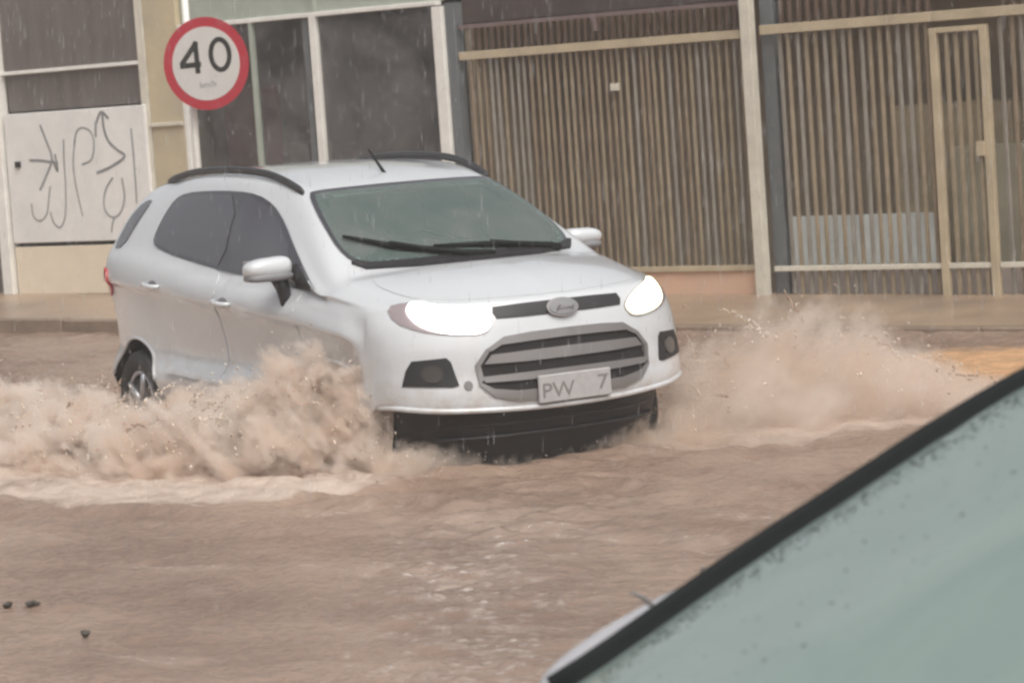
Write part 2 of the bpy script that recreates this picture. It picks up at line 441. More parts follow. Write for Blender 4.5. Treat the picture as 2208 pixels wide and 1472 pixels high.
for cx, cz in WB:
    for sy in (-1, 1):
        bm = bmesh.new(); ol = arc(cx, cz, RA, 22, 158, 24)
        a = [bm.verts.new((x, sy * .90, z)) for x, z in ol]
        for v, (x, z) in zip(a, ol):
            loc, nn = shell.cast(x, z, 'y', sy); v.co = Vector((x, loc.y + sy * .004, z))
        b = [bm.verts.new((cx + (x - cx) * 1.0, sy * .55, cz + (z - cz) * 1.0)) for x, z in ol]
        for k in range(len(a) - 1): bm.faces.new((a[k], a[k + 1], b[k + 1], b[k]))
        bm.faces.new(b)
        bm_obj('wheel_arch_liner', bm, M['dark'], car, True)
        lip = arc(cx, cz, RA + .006, 26, 154, 24)
        tube('arch_lip', [Vector((x, shell.cast(x, z, 'y', sy)[0].y, z)) for x, z in lip], .012, M['paint'], car, 6)

# floor pan and lower valance
bm = bmesh.new()
ol = [(-1.86, .60), (-1.93, .45), (-1.93, -.45), (-1.86, -.60), (1.50, -.62), (1.78, -.60), (1.9, -.4), (1.93, 0), (1.9, .4), (1.78, .60), (1.50, .62)]
t_ = [bm.verts.new((x, y, .42)) for x, y in ol]; b_ = [bm.verts.new((x * .99, y * .97, .17)) for x, y in ol]
bm.faces.new(t_); bm.faces.new(b_[::-1])
for k in range(len(ol)): bm.faces.new((t_[k], t_[(k + 1) % len(ol)], b_[(k + 1) % len(ol)], b_[k]))
bm_obj('floor_pan', bm, M['black'], car)
G = loft(np.array([[[1.60, .76, .475], [1.74, .70, .465], [1.86, .60, .45], [1.94, .45, .44], [1.98, .25, .43], [1.995, 0, .425]],
                   [[1.60, .74, .34], [1.72, .68, .33], [1.83, .58, .31], [1.91, .43, .30], [1.955, .25, .295], [1.97, 0, .29]],
                   [[1.58, .70, .06], [1.66, .62, .05], [1.75, .52, .04], [1.81, .40, .03], [1.85, .25, .03], [1.86, 0, .03]]]), 4, 5)
gv, gf = both(G, 0, True)
mesh_obj('lower_valance', gv, gf, M['black'], car, True)
for z in (.40, .36, .30):
    tube('valance_rib', [Vector((1.60 + .0, -.72, z))] + [Vector((x, y, z)) for x, y in ((1.86, -.575), (1.955, -.35), (1.985, 0), (1.955, .35), (1.86, .575))] + [Vector((1.60, .72, z))], .009, M['rail'], car, 6)

# doors: thin panels that follow the skin, with real gaps between them
def resamp(poly): return chaikin(poly, 2)
for sy in (-1, 1):
    fd = [(-.20, .46), (.76, .46), (.80, .60), (.80, 1.0), (.76, 1.028), (.25, 1.07), (-.19, 1.095), (-.22, .8)]
    rd = [(-1.02, .55), (-.95, .46), (-.225, .46), (-.245, .8), (-.215, 1.098), (-.60, 1.14), (-1.0, 1.19), (-1.18, 1.21), (-1.20, 1.0), (-1.10, .80)]
    d1 = patch('front_door', shell, resamp(fd), 'y', sy, .004, .004, M['paint'], car, .05)
    d2 = patch('rear_door', shell, resamp(rd), 'y', sy, .004, .004, M['paint'], car, .05)
    for par, x0, z0 in ((d1, -.10, .938), (d2, -1.10, 1.004)):
        cup = [(x0 - .07, z0 + .0), (x0 - .03, z0 + .028), (x0 + .05, z0 + .026), (x0 + .075, z0 - .005), (x0 + .03, z0 - .025), (x0 - .04, z0 - .022)]
        patch('handle_recess', shell, chaikin(cup, 2), 'y', sy, .006, .004, M['mirrorg'], par, .02)
        loc, nn = shell.cast(x0, z0, 'y', sy)
        P = [loc + Vector((dx, sy * dy, dz)) for dx, dy, dz in ((-.10, .004, .012), (-.07, .035, .006), (0, .042, 0), (.07, .036, -.004), (.105, .004, -.006))]
        tube('door_handle', P, [.012, .014, .015, .014, .012], M['paint'], par, 8)
    # glass: black surround first, panes above it
    win = [(-1.262, 1.235), (-1.262, 1.30), (-1.215, 1.40), (-1.14, 1.482), (-1.0, 1.515), (-.70, 1.526), (-.30, 1.524), (-.06, 1.505), (.12, 1.452), (.35, 1.357), (.62, 1.221), (.84, 1.108), (1.03, 1.018),
           (.72, 1.030), (.25, 1.070), (-.11, 1.088), (-.50, 1.122), (-.88, 1.160), (-1.13, 1.198)]
    s_ = patch('window_surround', shell, chaikin(win, 1), 'y', sy, .007, .006, M['trim'], car, .05)
    fr = [(-.20, 1.118), (.25, 1.090), (.58, 1.055), (.60, 1.21), (.35, 1.335), (.12, 1.43), (-.06, 1.482), (-.19, 1.50)]
    rr = [(-1.235, 1.248), (-1.18, 1.222), (-.88, 1.182), (-.50, 1.145), (-.245, 1.12), (-.235, 1.502), (-.70, 1.506), (-.99, 1.495), (-1.12, 1.462), (-1.19, 1.392), (-1.235, 1.30)]
    ql = [(.645, 1.055), (.98, 1.03), (.84, 1.09), (.66, 1.178)]
    patch('side_window', shell, chaikin(fr, 1), 'y', sy, .011, .003, M['tint'], s_, .05)
    patch('side_window', shell, chaikin(rr, 1), 'y', sy, .011, .003, M['tint'], s_, .05)
    patch('quarter_light', shell, chaikin(ql, 1), 'y', sy, .010, .003, M['black'], s_, .04)
    rg = [(-1.60, 1.475), (-1.52, 1.47), (-1.585, 1.36), (-1.70, 1.205), (-1.86, 1.195), (-1.80, 1.33), (-1.72, 1.43)]
    patch('rear_quarter_glass', shell, chaikin(rg, 1), 'y', sy, .006, .004, M['tint'], car, .03)
    tl = [(-1.975, 1.09), (-1.90, 1.08), (-1.86, 1.02), (-1.885, .93), (-1.96, .90)]
    patch('tail_lamp', shell, chaikin(tl, 2), 'y', sy, .012, .006, M['red'], car, .02)
    # sill moulding and crease shadow gap trim
    ml = [(-1.0, .535), (.74, .482), (.74, .452), (-1.0, .500)]
    patch('sill_moulding', shell, ml, 'y', sy, .022, .004, M['paint'], car, .04)
    rp = [Vector((x, sy * y, z)) for x, y, z in ((.34, .560, 1.512), (.24, .566, 1.550), (.04, .572, 1.600), (-.20, .578, 1.630), (-.6, .582, 1.644), (-1.05, .578, 1.636), (-1.40, .560, 1.603), (-1.58, .545, 1.580))]
    rail_o = tube('roof_rail', [tuple(q) for q in crom(np.array(rp), 4)], [.006] + [.012] + [.015] * 24 + [.012, .009, .005], M['rail'], car, 8)
    tube('rail_seal', [tuple(Vector(q) - Vector((0, 0, .018))) for q in crom(np.array(rp), 2)], .010, M['rail'], rail_o, 6)
    # door mirror
    mk = 1. if sy < 0 else .8
    mb = bmesh.new(); bmesh.ops.create_icosphere(mb, subdivisions=4, radius=1)
    for v in mb.verts:
        x, y, z = v.co; z *= mk; y *= mk
        f = lambda t, e: math.copysign(abs(t) ** e, t)
        v.co = Vector((.655 + .075 * f(x, .7) - .02 * max(0, -z), sy * (.945 + .130 * f(y * sy, .6)) , 1.145 + .060 * f(z, .75) * (1 - .25 * (y * sy))))
    mo = bm_obj('door_mirror', mb, M['paint'], car, True)
    mb = bmesh.new(); bmesh.ops.create_icosphere(mb, subdivisions=3, radius=1)
    for v in mb.verts:
        x, y, z = v.co; f = lambda t, e: math.copysign(abs(t) ** e, t); y *= mk
        v.co = Vector((.652 + .078 * f(x, .7), sy * (.94 + .132 * f(y * sy, .6)), 1.103 + .024 * f(z, .6)))
    bm_obj('mirror_underside', mb, M['mirrorg'], mo, True)
    tube('mirror_arm', [(.655, sy * .885, 1.09), (.66, sy * .868, 1.04), (.665, sy * .862, .99), (.665, sy * .868, .945)], [.045, .038, .034, .018], M['black'], mo, 10)
    box('mirror_glass', (.572, sy * .945 - .10, 1.10), (.580, sy * .945 + .10, 1.19), M['chrome'], mo, .002)

# bonnet
bon = [(1.44, 0), (1.40, .28), (1.33, .50), (1.27, .645), (1.40, .685), (1.60, .665), (1.76, .60), (1.86, .47), (1.93, .27), (1.955, 0)]
bon = bon + [(x, -y) for x, y in bon[::-1] if y > 0]
patch('bonnet', shell, chaikin(bon, 1), 'z', 1, .005, .004, M['paint'], car, .05)
# windscreen
frit = patch('windscreen_frame', shell, WS, 'x', 1, .009, .014, M['trim'], car, .04)
# cut the frame panel open: keep only the band
bm = bmesh.new(); bm.from_mesh(frit.data)
kill = [f for f in bm.faces if in_poly((f.calc_center_median().y, f.calc_center_median().z), shrink(WS, .03))]
bmesh.ops.delete(bm, geom=kill, context='FACES'); bm.to_mesh(frit.data); bm.free()
patch('windscreen', shell, shrink(WS, .016), 'x', 1, .012, .002, M['screen'], car, .05)
cw = mirrored([(0, 1.146), (.20, 1.144), (.38, 1.140), (.56, 1.140), (.625, 1.158), (.648, 1.150), (.60, 1.120), (.38, 1.116), (.20, 1.120), (0, 1.122)])
patch('cowl_panel', shell, cw, 'x', 1, .020, .03, M['black'], car, .02)
# interior
box('dashboard', (.55, -.62, .85), (1.12, .62, 1.06), M['seat'], car, .05)
for sy in (-1, 1):
    s_ = box('seat', (-.35, sy * .36 - .24, .45), (-.12, sy * .36 + .24, 1.17), M['seat'], car, .06)
    box('headrest', (-.36, sy * .36 - .12, 1.20), (-.26, sy * .36 + .12, 1.40), M['seat'], s_, .04)
st_ = [Vector((.42 - .09 * math.sin(a), .36 + .18 * math.cos(a), 1.02 + .16 * math.sin(a))) for a in [2 * math.pi * k / 24 for k in range(25)]]
tube('steering_wheel', st_, .014, M['black'], car, 8)
box('rear_view_mirror', (.36, -.10, 1.40), (.385, .10, 1.455), M['black'], car, .01)
# wipers, on the glass
def on_glass(y, z, o): 
    loc, nn = shell.cast(y, z, 'x', 1); return loc + nn * o
for arm, bl in (([(.05, 1.128), (-.12, 1.136), (-.30, 1.172), (-.42, 1.203)], [(-.60, 1.262), (-.42, 1.203), (-.24, 1.166), (-.14, 1.150)]),
                ([(.50, 1.120), (.42, 1.126), (.20, 1.150), (.08, 1.166)], [(-.22, 1.182), (.05, 1.168), (.30, 1.142), (.50, 1.122)])):
    a_ = tube('wiper', [on_glass(y, z, .03) for y, z in bl], [.009, .017, .017, .009], M['rubber'], car, 6)
    tube('wiper_arm', [on_glass(y, z, o) for (y, z), o in zip(arm, (.02, .035, .04, .035))], [.024, .018, .014, .022], M['rubber'], a_, 6)
# aerial
tube('aerial', [(.215, 0, 1.545), (.19, 0, 1.575), (.02, 0, 1.70)], [.018, .010, .005], M['rubber'], car, 8)
# headlights
HL = [(.772, .962), (.778, .888), (.705, .845), (.60, .82), (.42, .805), (.368, .862), (.40, .90), (.48, .935), (.59, .965), (.69, .978)]
LE = [(.700, .968), (.722, .92), (.690, .862), (.60, .825), (.43, .809), (.374, .858), (.405, .897), (.48, .931), (.59, .961), (.66, .973)]
for sy in (-1, 1):
    h = patch('headlight', shell, chaikin([(sy * y, z) for y, z in HL], 1), 'x', 1, .006, .006, M['lens2'], car, .03)
    patch('lit_lens', shell, chaikin([(sy * y, z) for y, z in LE], 2), 'x', 1, .012, .004, M['lens'] if sy < 0 else M['lens_y'], h, .02)
# slim upper grille and badge
ug = mirrored([(0, .938), (.20, .937), (.352, .932), (.362, .905), (.35, .878), (.18, .876), (0, .876)])
patch('upper_grille', shell, ug, 'x', 1, .006, .01, M['black'], car, .03)
ell = lambda a, b, z0, n=28: [(a * math.cos(2 * math.pi * k / n), z0 + b * math.sin(2 * math.pi * k / n)) for k in range(n)]
bd = patch('badge', shell, ell(.088, .042, .896), 'x', 1, .020, .016, M['chrome'], car, .02)
patch('badge_field', shell, ell(.076, .033, .896), 'x', 1, .024, .003, M['mirrorg'], bd, .015)
def text_mesh(name, s, size, m, parent, ext=.002, italic=0., sx=1.):
    cu = bpy.data.curves.new(name, 'FONT'); cu.body = s; cu.size = size; cu.extrude = ext; cu.align_x = 'CENTER'; cu.align_y = 'CENTER'; cu.shear = italic
    o = bpy.data.objects.new(name, cu); COL.objects.link(o)
    bpy.context.view_layer.update()
    me = bpy.data.meshes.new_from_object(o.evaluated_get(bpy.context.evaluated_depsgraph_get())); bpy.data.objects.remove(o)
    me.materials.clear(); me.materials.append(m)
    for v in me.vertices: v.co.x *= sx
    o = bpy.data.objects.new(name, me); COL.objects.link(o)
    if parent: o.parent = parent
    return o
def face_x(o, loc):      # text plane facing +x, reading from the front
    o.matrix_local = Matrix.Translation(loc) @ Matrix(((0, 0, 1, 0), (1, 0, 0, 0), (0, 1, 0, 0), (0, 0, 0, 1)))
bt = text_mesh('badge_script', 'Ford', .052, M['chrome'], bd, .001, .4)
bz = shell.cast(0, .896, 'x', 1)[0]; face_x(bt, (bz.x + .027, 0, .896))
# main grille
gh = mirrored([(0, .803), (.20, .800), (.335, .790), (.425, .735), (.478, .665), (.468, .575), (.41, .515), (.31, .489), (0, .483)])
gr = patch('grille', shell, gh, 'x', 1, .004, .02, M['dark'], car, .03)
def band(z0, z1, y, dy=0): return mirrored([(0, z1), (y * .6, z1 - .002), (y, z1 - .006), (y + dy, z0 + .004), (y * .6, z0), (0, z0)])
patch('grille_frame_top', shell, mirrored([(0, .803), (.20, .800), (.335, .790), (.43, .735), (.405, .725), (.35, .752), (.20, .757), (0, .760)]), 'x', 1, .016, .02, M['chrome'], gr, .03)
patch('grille_slat', shell, band(.662, .715, .405, .04), 'x', 1, .016, .02, M['chrome'], gr, .03)
patch('grille_slat', shell, band(.573, .612, .462, -.01), 'x', 1, .016, .02, M['chrome'], gr, .03)
patch('grille_frame_bottom', shell, mirrored([(0, .522), (.30, .527), (.415, .545), (.47, .58), (.478, .60), (.482, .57), (.42, .508), (.31, .478), (0, .472)]), 'x', 1, .012, .02, M['chrome'], gr, .03)
for sy in (-1, 1):
    patch('grille_side', shell, [(sy * y, z) for y, z in ((.428, .738), (.488, .665), (.478, .575), (.455, .59), (.463, .66), (.412, .727))], 'x', 1, .014, .02, M['chrome'], gr, .02)
    fp = [(sy * y, z) for y, z in ((.795, .585), (.775, .66), (.75, .705), (.61, .712), (.592, .69), (.570, .575), (.60, .568))]
    f_ = patch('fog_lamp_housing', shell, fp, 'x', 1, .006, .012, M['black'], car, .03)
    M['foglens'] = mat('fog_lens', (.07, .065, .06), rough=.15, coat=.5)
    patch('fog_lamp', shell, [(sy * .675 + .045 * math.cos(a), .636 + .042 * math.sin(a)) for a in [2 * math.pi * k / 20 for k in range(20)]], 'x', 1, .012, .004, M['foglens'], f_, .02)
    # lower bumper lip
patch('towing_eye_cover', shell, [(-.53 + .02 * math.cos(a), .572 + .022 * math.sin(a)) for a in [2 * math.pi * k / 14 for k in range(14)]], 'x', 1, .008, .004, M['ink'], car, .02)
tube('bumper_lip', [tuple(q) for q in crom(np.array([(1.60, -.85, .475), (1.75, -.822, .478), (1.85, -.76, .468), (1.94, -.65, .455), (2.015, -.49, .446), (2.068, -.27, .437), (2.086, 0, .433), (2.068, .27, .437), (2.015, .49, .446), (1.94, .65, .455), (1.85, .76, .468), (1.75, .822, .478), (1.60, .85, .475)]), 3)], .014, M['paint'], car, 8)
# number plate, unreadable but for its darker characters
pl = box('number_plate', (2.095, -.205, .452), (2.112, .205, .588), M['plate'], car, .006)
for s, y, sx in (('PW', -.10, 1.15), ('7', .155, 1.3)):
    t = text_mesh('plate_characters', s, .105, M['ink'], pl, .001, 0, sx); face_x(t, (2.1135, y, .508 + (.012 if s == '7' else 0)))

# ------------------------------------------------------------------ the car in the foreground (its far windscreen edge and wing show)
M['fpaint'] = mat('wet_pale_grey_paint', (.50, .49, .51), rough=.25, coat=.8)
M['fglass'] = windscreen_mat('wet_green_windscreen', (.26, .335, .315), (.5, .7, .64), .06, .08)
FA = R(-124.0)
_ca, _sa = math.cos(FA), math.sin(FA)
_bx, _by = 7.0, -7.64
fox = _bx - (_ca * .9 - _sa * -.72); foy = _by - (_sa * .9 + _ca * -.72)
fcar = empty('foreground_car', (fox, foy, 0), FA, 'near car at bottom right, only its green rain beaded windscreen, black seal and mirror showing', 'car')
def fsec(x, pts): return [[(x + p[2]) if len(p) > 2 else x, p[0], p[1]] for p in pts]
def fst(x, belt, roofp, w=1.): return fsec(x, [(.55, .20), (.78, .26), (.84, .42), (.855, .62), (.835, .80), (.80 * 1, belt)]) + roofp
FS = [fst(-2.9, .85, [[-2.9, .70, .88], [-2.9, .60, .90], [-2.9, .3, .91], [-2.9, 0, .91]]),
      fst(-2.3, .90, [[-2.3, .72, .96], [-2.3, .62, .99], [-2.3, .3, 1.0], [-2.3, 0, 1.0]]),
      fst(-1.6, .90, [[-1.6, .70, 1.15], [-1.6, .60, 1.33], [-1.6, .3, 1.37], [-1.6, 0, 1.38]]),
      fst(-.8, .89, [[-.8, .70, 1.20], [-.8, .60, 1.46], [-.8, .3, 1.50], [-.8, 0, 1.51]]),
      fst(-.05, .88, [[-.10, .68, 1.24], [-.16, .575, 1.425], [-.14, .3, 1.455], [-.12, 0, 1.465]]),
      fst(.45, .87, [[.42, .745, 1.02], [.45, .665, 1.14], [.50, .33, 1.16], [.53, 0, 1.17]]),
      fst(.98, .825, [[.98, .775, .835], [.98, .736, .857], [1.10, .36, .868], [1.17, 0, .873]]),
      fst(1.3, .80, [[1.3, .75, .82], [1.3, .68, .832], [1.34, .36, .845], [1.36, 0, .848]]),
      fst(1.9, .74, [[1.9, .72, .77], [1.9, .64, .785], [1.93, .3, .80], [1.95, 0, .80]]),
      fst(2.35, .64, [[2.4, .66, .66], [2.45, .55, .67], [2.5, .3, .68], [2.52, 0, .68]]),
      [[2.42, .55, .20], [2.45, .76, .28], [2.48, .74, .42], [2.5, .70, .52], [2.52, .66, .57], [2.54, .62, .60], [2.55, .55, .61], [2.56, .45, .62], [2.6, .25, .62], [2.62, 0, .62]],
      [[2.42, .0, .20], [2.45, 0, .28], [2.48, 0, .42], [2.5, 0, .52], [2.52, 0, .57], [2.54, 0, .60], [2.55, 0, .605], [2.56, 0, .61], [2.6, 0, .615], [2.62, 0, .62]]]
FG = loft(np.array(FS), 8, 6)
fv, ff_ = both(FG, 0, True)
fshell = Shell(fv, ff_)
FW = [(0, 1.455), (.30, 1.445), (.555, 1.415), (.60, 1.35), (.66, 1.14), (.728, .885), (.70, .874), (.36, .882), (0, .886)]
FWS = mirrored(FW)
fi = shrink(FWS, .04)
keep = []
for f in ff_:
    c = sum((fshell.v[i] for i in f), Vector()) / 4
    if -.3 < c.x < 1.1 and c.z > .9 and in_poly((c.y, c.z), fi): continue
    if any(abs(c.y) > .5 and math.hypot(c.x - q, c.z - .28) < .35 for q in (1.55, -1.15)): continue
    keep.append(f)
bo = mesh_obj('body', fshell.v, keep, M['fpaint'], fcar, True)
bm = bmesh.new(); bm.from_mesh(bo.data); bmesh.ops.remove_doubles(bm, verts=bm.verts, dist=.0004); bmesh.ops.recalc_face_normals(bm, faces=bm.faces[:]); bm.to_mesh(bo.data); bm.free()
fws = patch('windscreen', fshell, shrink(FWS, .008), 'x', 1, .006, .003, M['fglass'], fcar, .05)
def fon(y, z, o):
    loc, nn = fshell.cast(y, z, 'x', 1); return loc + nn * o
for sy in (-1, 1):
    e = [(sy * y, z) for y, z in ((.570, 1.43), (.60, 1.35), (.66, 1.14), (.730, .880))]
    bm = bmesh.new()
    P = [fon(*q, 0) for q in crom(np.array(e), 8)]
    prev = None
    for k, (p_) in enumerate(P):
        a_ = P[min(k + 1, len(P) - 1)] - P[max(k - 1, 0)]; a_.normalize()
        nn = Vector((.42, 0, .9)).normalized(); sdir = a_.cross(nn).normalized() 
        if sdir.y * sy < 0: sdir = -sdir
        ring = [bm.verts.new(p_ + sdir * s_ + nn * h_) for s_, h_ in ((.024, -.03), (.024, .014), (.012, .034), (-.045, .032), (-.100, .010), (-.104, -.01))]
        if prev:
            for q in range(len(ring)): bm.faces.new((prev[q], prev[(q + 1) % len(ring)], ring[(q + 1) % len(ring)], ring[q]))
        else: bm.faces.new(ring)
        prev = ring
    bm.faces.new(prev)
    bm_obj('windscreen_seal', bm, M['rubber'], fcar, True)
for q in (1.55, -1.15):
    for sy in (-1, 1):
        bm = bmesh.new(); tube_bm(bm, [(q, sy * .62, .28), (q, sy * .82, .28)], .32, 28); bm_obj('wheel', bm, M['tyre'], fcar, False)
mb = bmesh.new(); bmesh.ops.create_icosphere(mb, subdivisions=4, radius=1)
for v in mb.verts:
    x, y, z = v.co; f = lambda t, e: math.copysign(abs(t) ** e, t)
    v.co = Vector((.70 + .20 * f(x, .8), -.905 + .070 * f(y, .7), .925 + .045 * f(z, .8) - .19 * f(x, .8) * .42))
dm = bm_obj('door_mirror', mb, M['fpaint'], fcar, True)
box('mirror_glass', (.53, -.955, .955), (.537, -.835, 1.04), M['chrome'], dm, .002)
tube('mirror_arm', [(.74, -.88, .86), (.76, -.80, .84)], .03, M['rubber'], dm, 8)
tube('aerial_stub', [(.682, -.82, .975), (.690, -.815, 1.0), (.712, -.81, 1.022), (.735, -.81, 1.035)], [.006, .0055, .005, .004], M['ink'], dm, 8)
# beads of rain on the glass
bm = bmesh.new()
for k in range(1150):
    t = rng.random(); z = .93 + t * .50
    edge = float(np.interp(z, [.93, 1.14, 1.35, 1.43], [.705, .66, .60, .57]))
    y = -(edge - .098 - abs(rng.normal(0, .045)) ) if k < 1000 else -edge + .09 + rng.random() * .6
    p_ = fon(y, z, .0065); r = .0016 + rng.random() ** 3 * .0045
    mt = Matrix.Translation(p_) @ Matrix.Diagonal((1.0, .8, .5, 1))
    bmesh.ops.create_icosphere(bm, subdivisions=1, radius=r, matrix=mt)
M['bead'] = mat('rain_bead', (.06, .085, .08), rough=.08, coat=1.)
tag(bm_obj('rain_beads', bm, M['bead'], fcar, True), kind='stuff')

# ------------------------------------------------------------------ noise for water (numpy)
def vnoise(x, y, seed):
    g = np.random.default_rng(seed).random((256, 256))
    xi = np.floor(x).astype(int); yi = np.floor(y).astype(int); fx = x - xi; fy = y - yi
    fx = fx * fx * (3 - 2 * fx); fy = fy * fy * (3 - 2 * fy)
    a = g[xi % 256, yi % 256]; b = g[(xi + 1) % 256, yi % 256]; c = g[xi % 256, (yi + 1) % 256]; d = g[(xi + 1) % 256, (yi + 1) % 256]
    return (a * (1 - fx) + b * fx) * (1 - fy) + (c * (1 - fx) + d * fx) * fy
def fbm(x, y, seed, oct=5, gain=.55):
    s = 0; a = 1; t = 0
    for k in range(oct):
        c, sn = math.cos(k * 1.1), math.sin(k * 1.1)
        s = s + a * vnoise((c * x - sn * y) * 2**k, (sn * x + c * y) * 2**k, seed + k); t += a; a *= gain
    return s / t
def sstep(a, b, x): t = np.clip((x - a) / (b - a), 0, 1); return t * t * (3 - 2 * t)

WZ = .13
# ------------------------------------------------------------------ ground, road bed, flood water, pavement
M['road'] = mat('wet_asphalt', (.045, .04, .036), rough=.6, var=.3, vscale=3)
bm = bmesh.new(); bmesh.ops.create_grid(bm, x_segments=8, y_segments=8, size=100)
for v in bm.verts: v.co.z = -.045
tag(bm_obj('road', bm, M['road']), kind='structure')

def axis_pts(lo, hi, step, far):
    a = list(np.arange(lo, hi + 1e-6, step)); return [-far, -far / 2, lo - 8, lo - 2] + a + [hi + 2, hi + 8, far / 2, far]
gx = np.array(axis_pts(-10, 8, .03, 98)); gy = np.array([-98, -50, -20, -10] + list(np.arange(-7.5, 4.98, .03)) + [5.02])
GX, GY = np.meshgrid(gx, gy, indexing='ij')
inside = sstep(0, 1.2, np.minimum(np.minimum(GX + 10, 8 - GX), np.minimum(GY + 7.5, 9.0 - GY)))
H = (fbm(GX * .9 + 3, GY * 1.7, 11, 5, .6) - .5) * .062 + (fbm(GX * 3.1, GY * 6.2 + 9, 31, 4, .6) - .5) * .022
H += (fbm(GX * 8, GY * 9, 51, 3, .65) - .5) * .030
H += (np.abs(fbm(GX * 3.3 + 5, GY * 4.6, 57, 3, .6) - .5)) * -.030
# wave trains running out from the car
for (cx_, cy_, amp, wl, ph) in ((1.0, .0, .012, .42, 0.), (.5, -.4, .010, .63, 1.)):
    d = np.hypot(GX - cx_, (GY - cy_) * 1.5) + (fbm(GX * 1.3, GY * 1.3, 71) - .5) * 1.1
    H += amp * np.sin(d * 2 * math.pi / wl + ph) * np.exp(-np.abs(d - 2.6) / 1.8)
# bow wave hugging the front bumper (car frame)
cs, sn_ = math.cos(R(23)), math.sin(R(23))
lx = cs * GX - sn_ * GY; ly = sn_ * GX + cs * GY
front = 2.02 - .62 * (np.abs(ly) / .95) ** 3
dn = lx - front + (fbm(GX * 3, GY * 3, 81) - .5) * .18
bow = np.exp(-((dn - .06) / .16) ** 2) * sstep(1.25, .7, np.abs(ly)) * sstep(.6, 1.2, lx)
H += .04 * bow * (.6 + .8 * fbm(GX * 5, GY * 5, 91))
# second ring ahead
ring2 = np.exp(-((dn - .55 - .1 * ly) / .10) ** 2) * sstep(1.6, .8, np.abs(ly + .2)) * sstep(.6, 1.2, lx)
H += .03 * ring2
# trough and dark churn right by the car, foam sheet thrown to its right side
ex = np.interp(GX, [-6, -3, -.3, .55, 1.2, 1.45, 3], [-2.9, -2.75, -2.6, -2.52, -2.32, -1.5, -1.0])
wob = (fbm(GX * 2.2, GY * 2.2, 101) - .5) * .45
sheet = sstep(-.05, .12, GY - ex + wob) * sstep(-.35, -.9, GY - .42 * 0 + (0.0) * GX) * sstep(1.55, 1.15, GX)
carside = -.93 - .42 * GX * .95
sheet = sstep(-.05, .10, GY - ex + wob) * sstep(.25, -.15, GY + .42 * GX + .62) * sstep(1.6, 1.2, GX)
H += sheet * (.02 + .05 * (fbm(GX * 6, GY * 9, 117, 4, .65) - .35)) + .02 * np.exp(-((GY - ex + wob) / .10) ** 2) * sstep(1.6, 1.2, GX) * sstep(-7, -3, GX)
# spray wake on the left side of the car
lk = sstep(1.35, .75, np.abs((GX - 2.45) * .82 - (GY - .95) * .57) * 1.6) * sstep(-.6, .5, GY + .2) * sstep(3.6, 2.4, GY)
lk = lk * sstep(1.4, 1.9, GX)
H *= inside
foam = sheet * np.clip(.15 + 1.1 * fbm(GX * 3, GY * 5, 111) + 1.3 * (fbm(GX * 9, GY * 16, 113) - .5), 0, 1) + .55 * lk * (.4 + .9 * fbm(GX * 2, GY * 4, 121)) + .18 * bow * fbm(GX * 7, GY * 7, 131)
# loose streaks of froth
for (x0, y0, x1, y1, wd, st) in ((3.35, -3.70, 3.36, -3.35, .03, .7), (3.40, -2.92, 3.93, -2.76, .04, .3), (1.3, -2.35, 1.9, -2.0, .08, .4)):
    dx, dy = x1 - x0, y1 - y0; L2 = dx * dx + dy * dy
    t = np.clip(((GX - x0) * dx + (GY - y0) * dy) / L2, 0, 1); d = np.hypot(GX - x0 - t * dx, GY - y0 - t * dy)
    foam += st * np.exp(-(d / wd) ** 2) * np.clip((fbm(GX * 14, GY * 14, 141) - .42) * 4, 0, 1.2)
foam += .28 * sstep(.56, .74, fbm(GX * 2.4 + 7, GY * 5.5, 151, 6, .62)) * sstep(1, -2.5, GY)
foam = np.clip(foam, 0, 1)
mud = sstep(1.0, .45, np.hypot((GX - 2.3) / 2.0, (GY - 3.2) / 1.3) + (fbm(GX * 1.5, GY * 1.5, 161) - .5) * .9)
nu, nv = GX.shape
verts = np.stack([GX, GY, WZ + H], -1).reshape(-1, 3)
me = bpy.data.meshes.new('flood_water')
ii = np.arange(nu * nv).reshape(nu, nv)
quads = np.stack([ii[:-1, :-1], ii[1:, :-1], ii[1:, 1:], ii[:-1, 1:]], -1).reshape(-1, 4)
me.vertices.add(len(verts)); me.vertices.foreach_set('co', verts.ravel())
me.loops.add(quads.size); me.loops.foreach_set('vertex_index', quads.ravel().astype(np.int32))
me.polygons.add(len(quads)); me.polygons.foreach_set('loop_start', np.arange(0, quads.size, 4, dtype=np.int32)); me.polygons.foreach_set('use_smooth', np.ones(len(quads), bool))
me.update(calc_edges=True)
for nm, arr in (('foam', foam), ('mud', mud)):
    at = me.attributes.new(nm, 'FLOAT', 'POINT'); at.data.foreach_set('value', arr.ravel().astype(np.float32))
wm = bpy.data.materials.new('muddy_flood_water'); wm.use_nodes = True; t = wm.node_tree; b = t.nodes['Principled BSDF']
N = t.nodes.new; L = t.links.new
tc = N('ShaderNodeTexCoord'); mp = N('ShaderNodeMapping'); mp.inputs['Scale'].default_value = (1, 1.25, 1); L(tc.outputs['Object'], mp.inputs[0])
n1 = N('ShaderNodeTexNoise'); n1.inputs['Scale'].default_value = .9; n1.inputs['Detail'].default_value = 7; n1.inputs['Roughness'].default_value = .6; L(mp.outputs[0], n1.inputs['Vector'])
cr = N('ShaderNodeValToRGB'); cr.color_ramp.elements[0].position = .38; cr.color_ramp.elements[1].position = .64
cr.color_ramp.elements[0].color = (.235, .158, .118, 1); cr.color_ramp.elements[1].color = (.345, .25, .19, 1); L(n1.outputs['Fac'], cr.inputs[0])
am = N('ShaderNodeAttribute'); am.attribute_name = 'mud'; mm = N('ShaderNodeMix'); mm.data_type = 'RGBA'
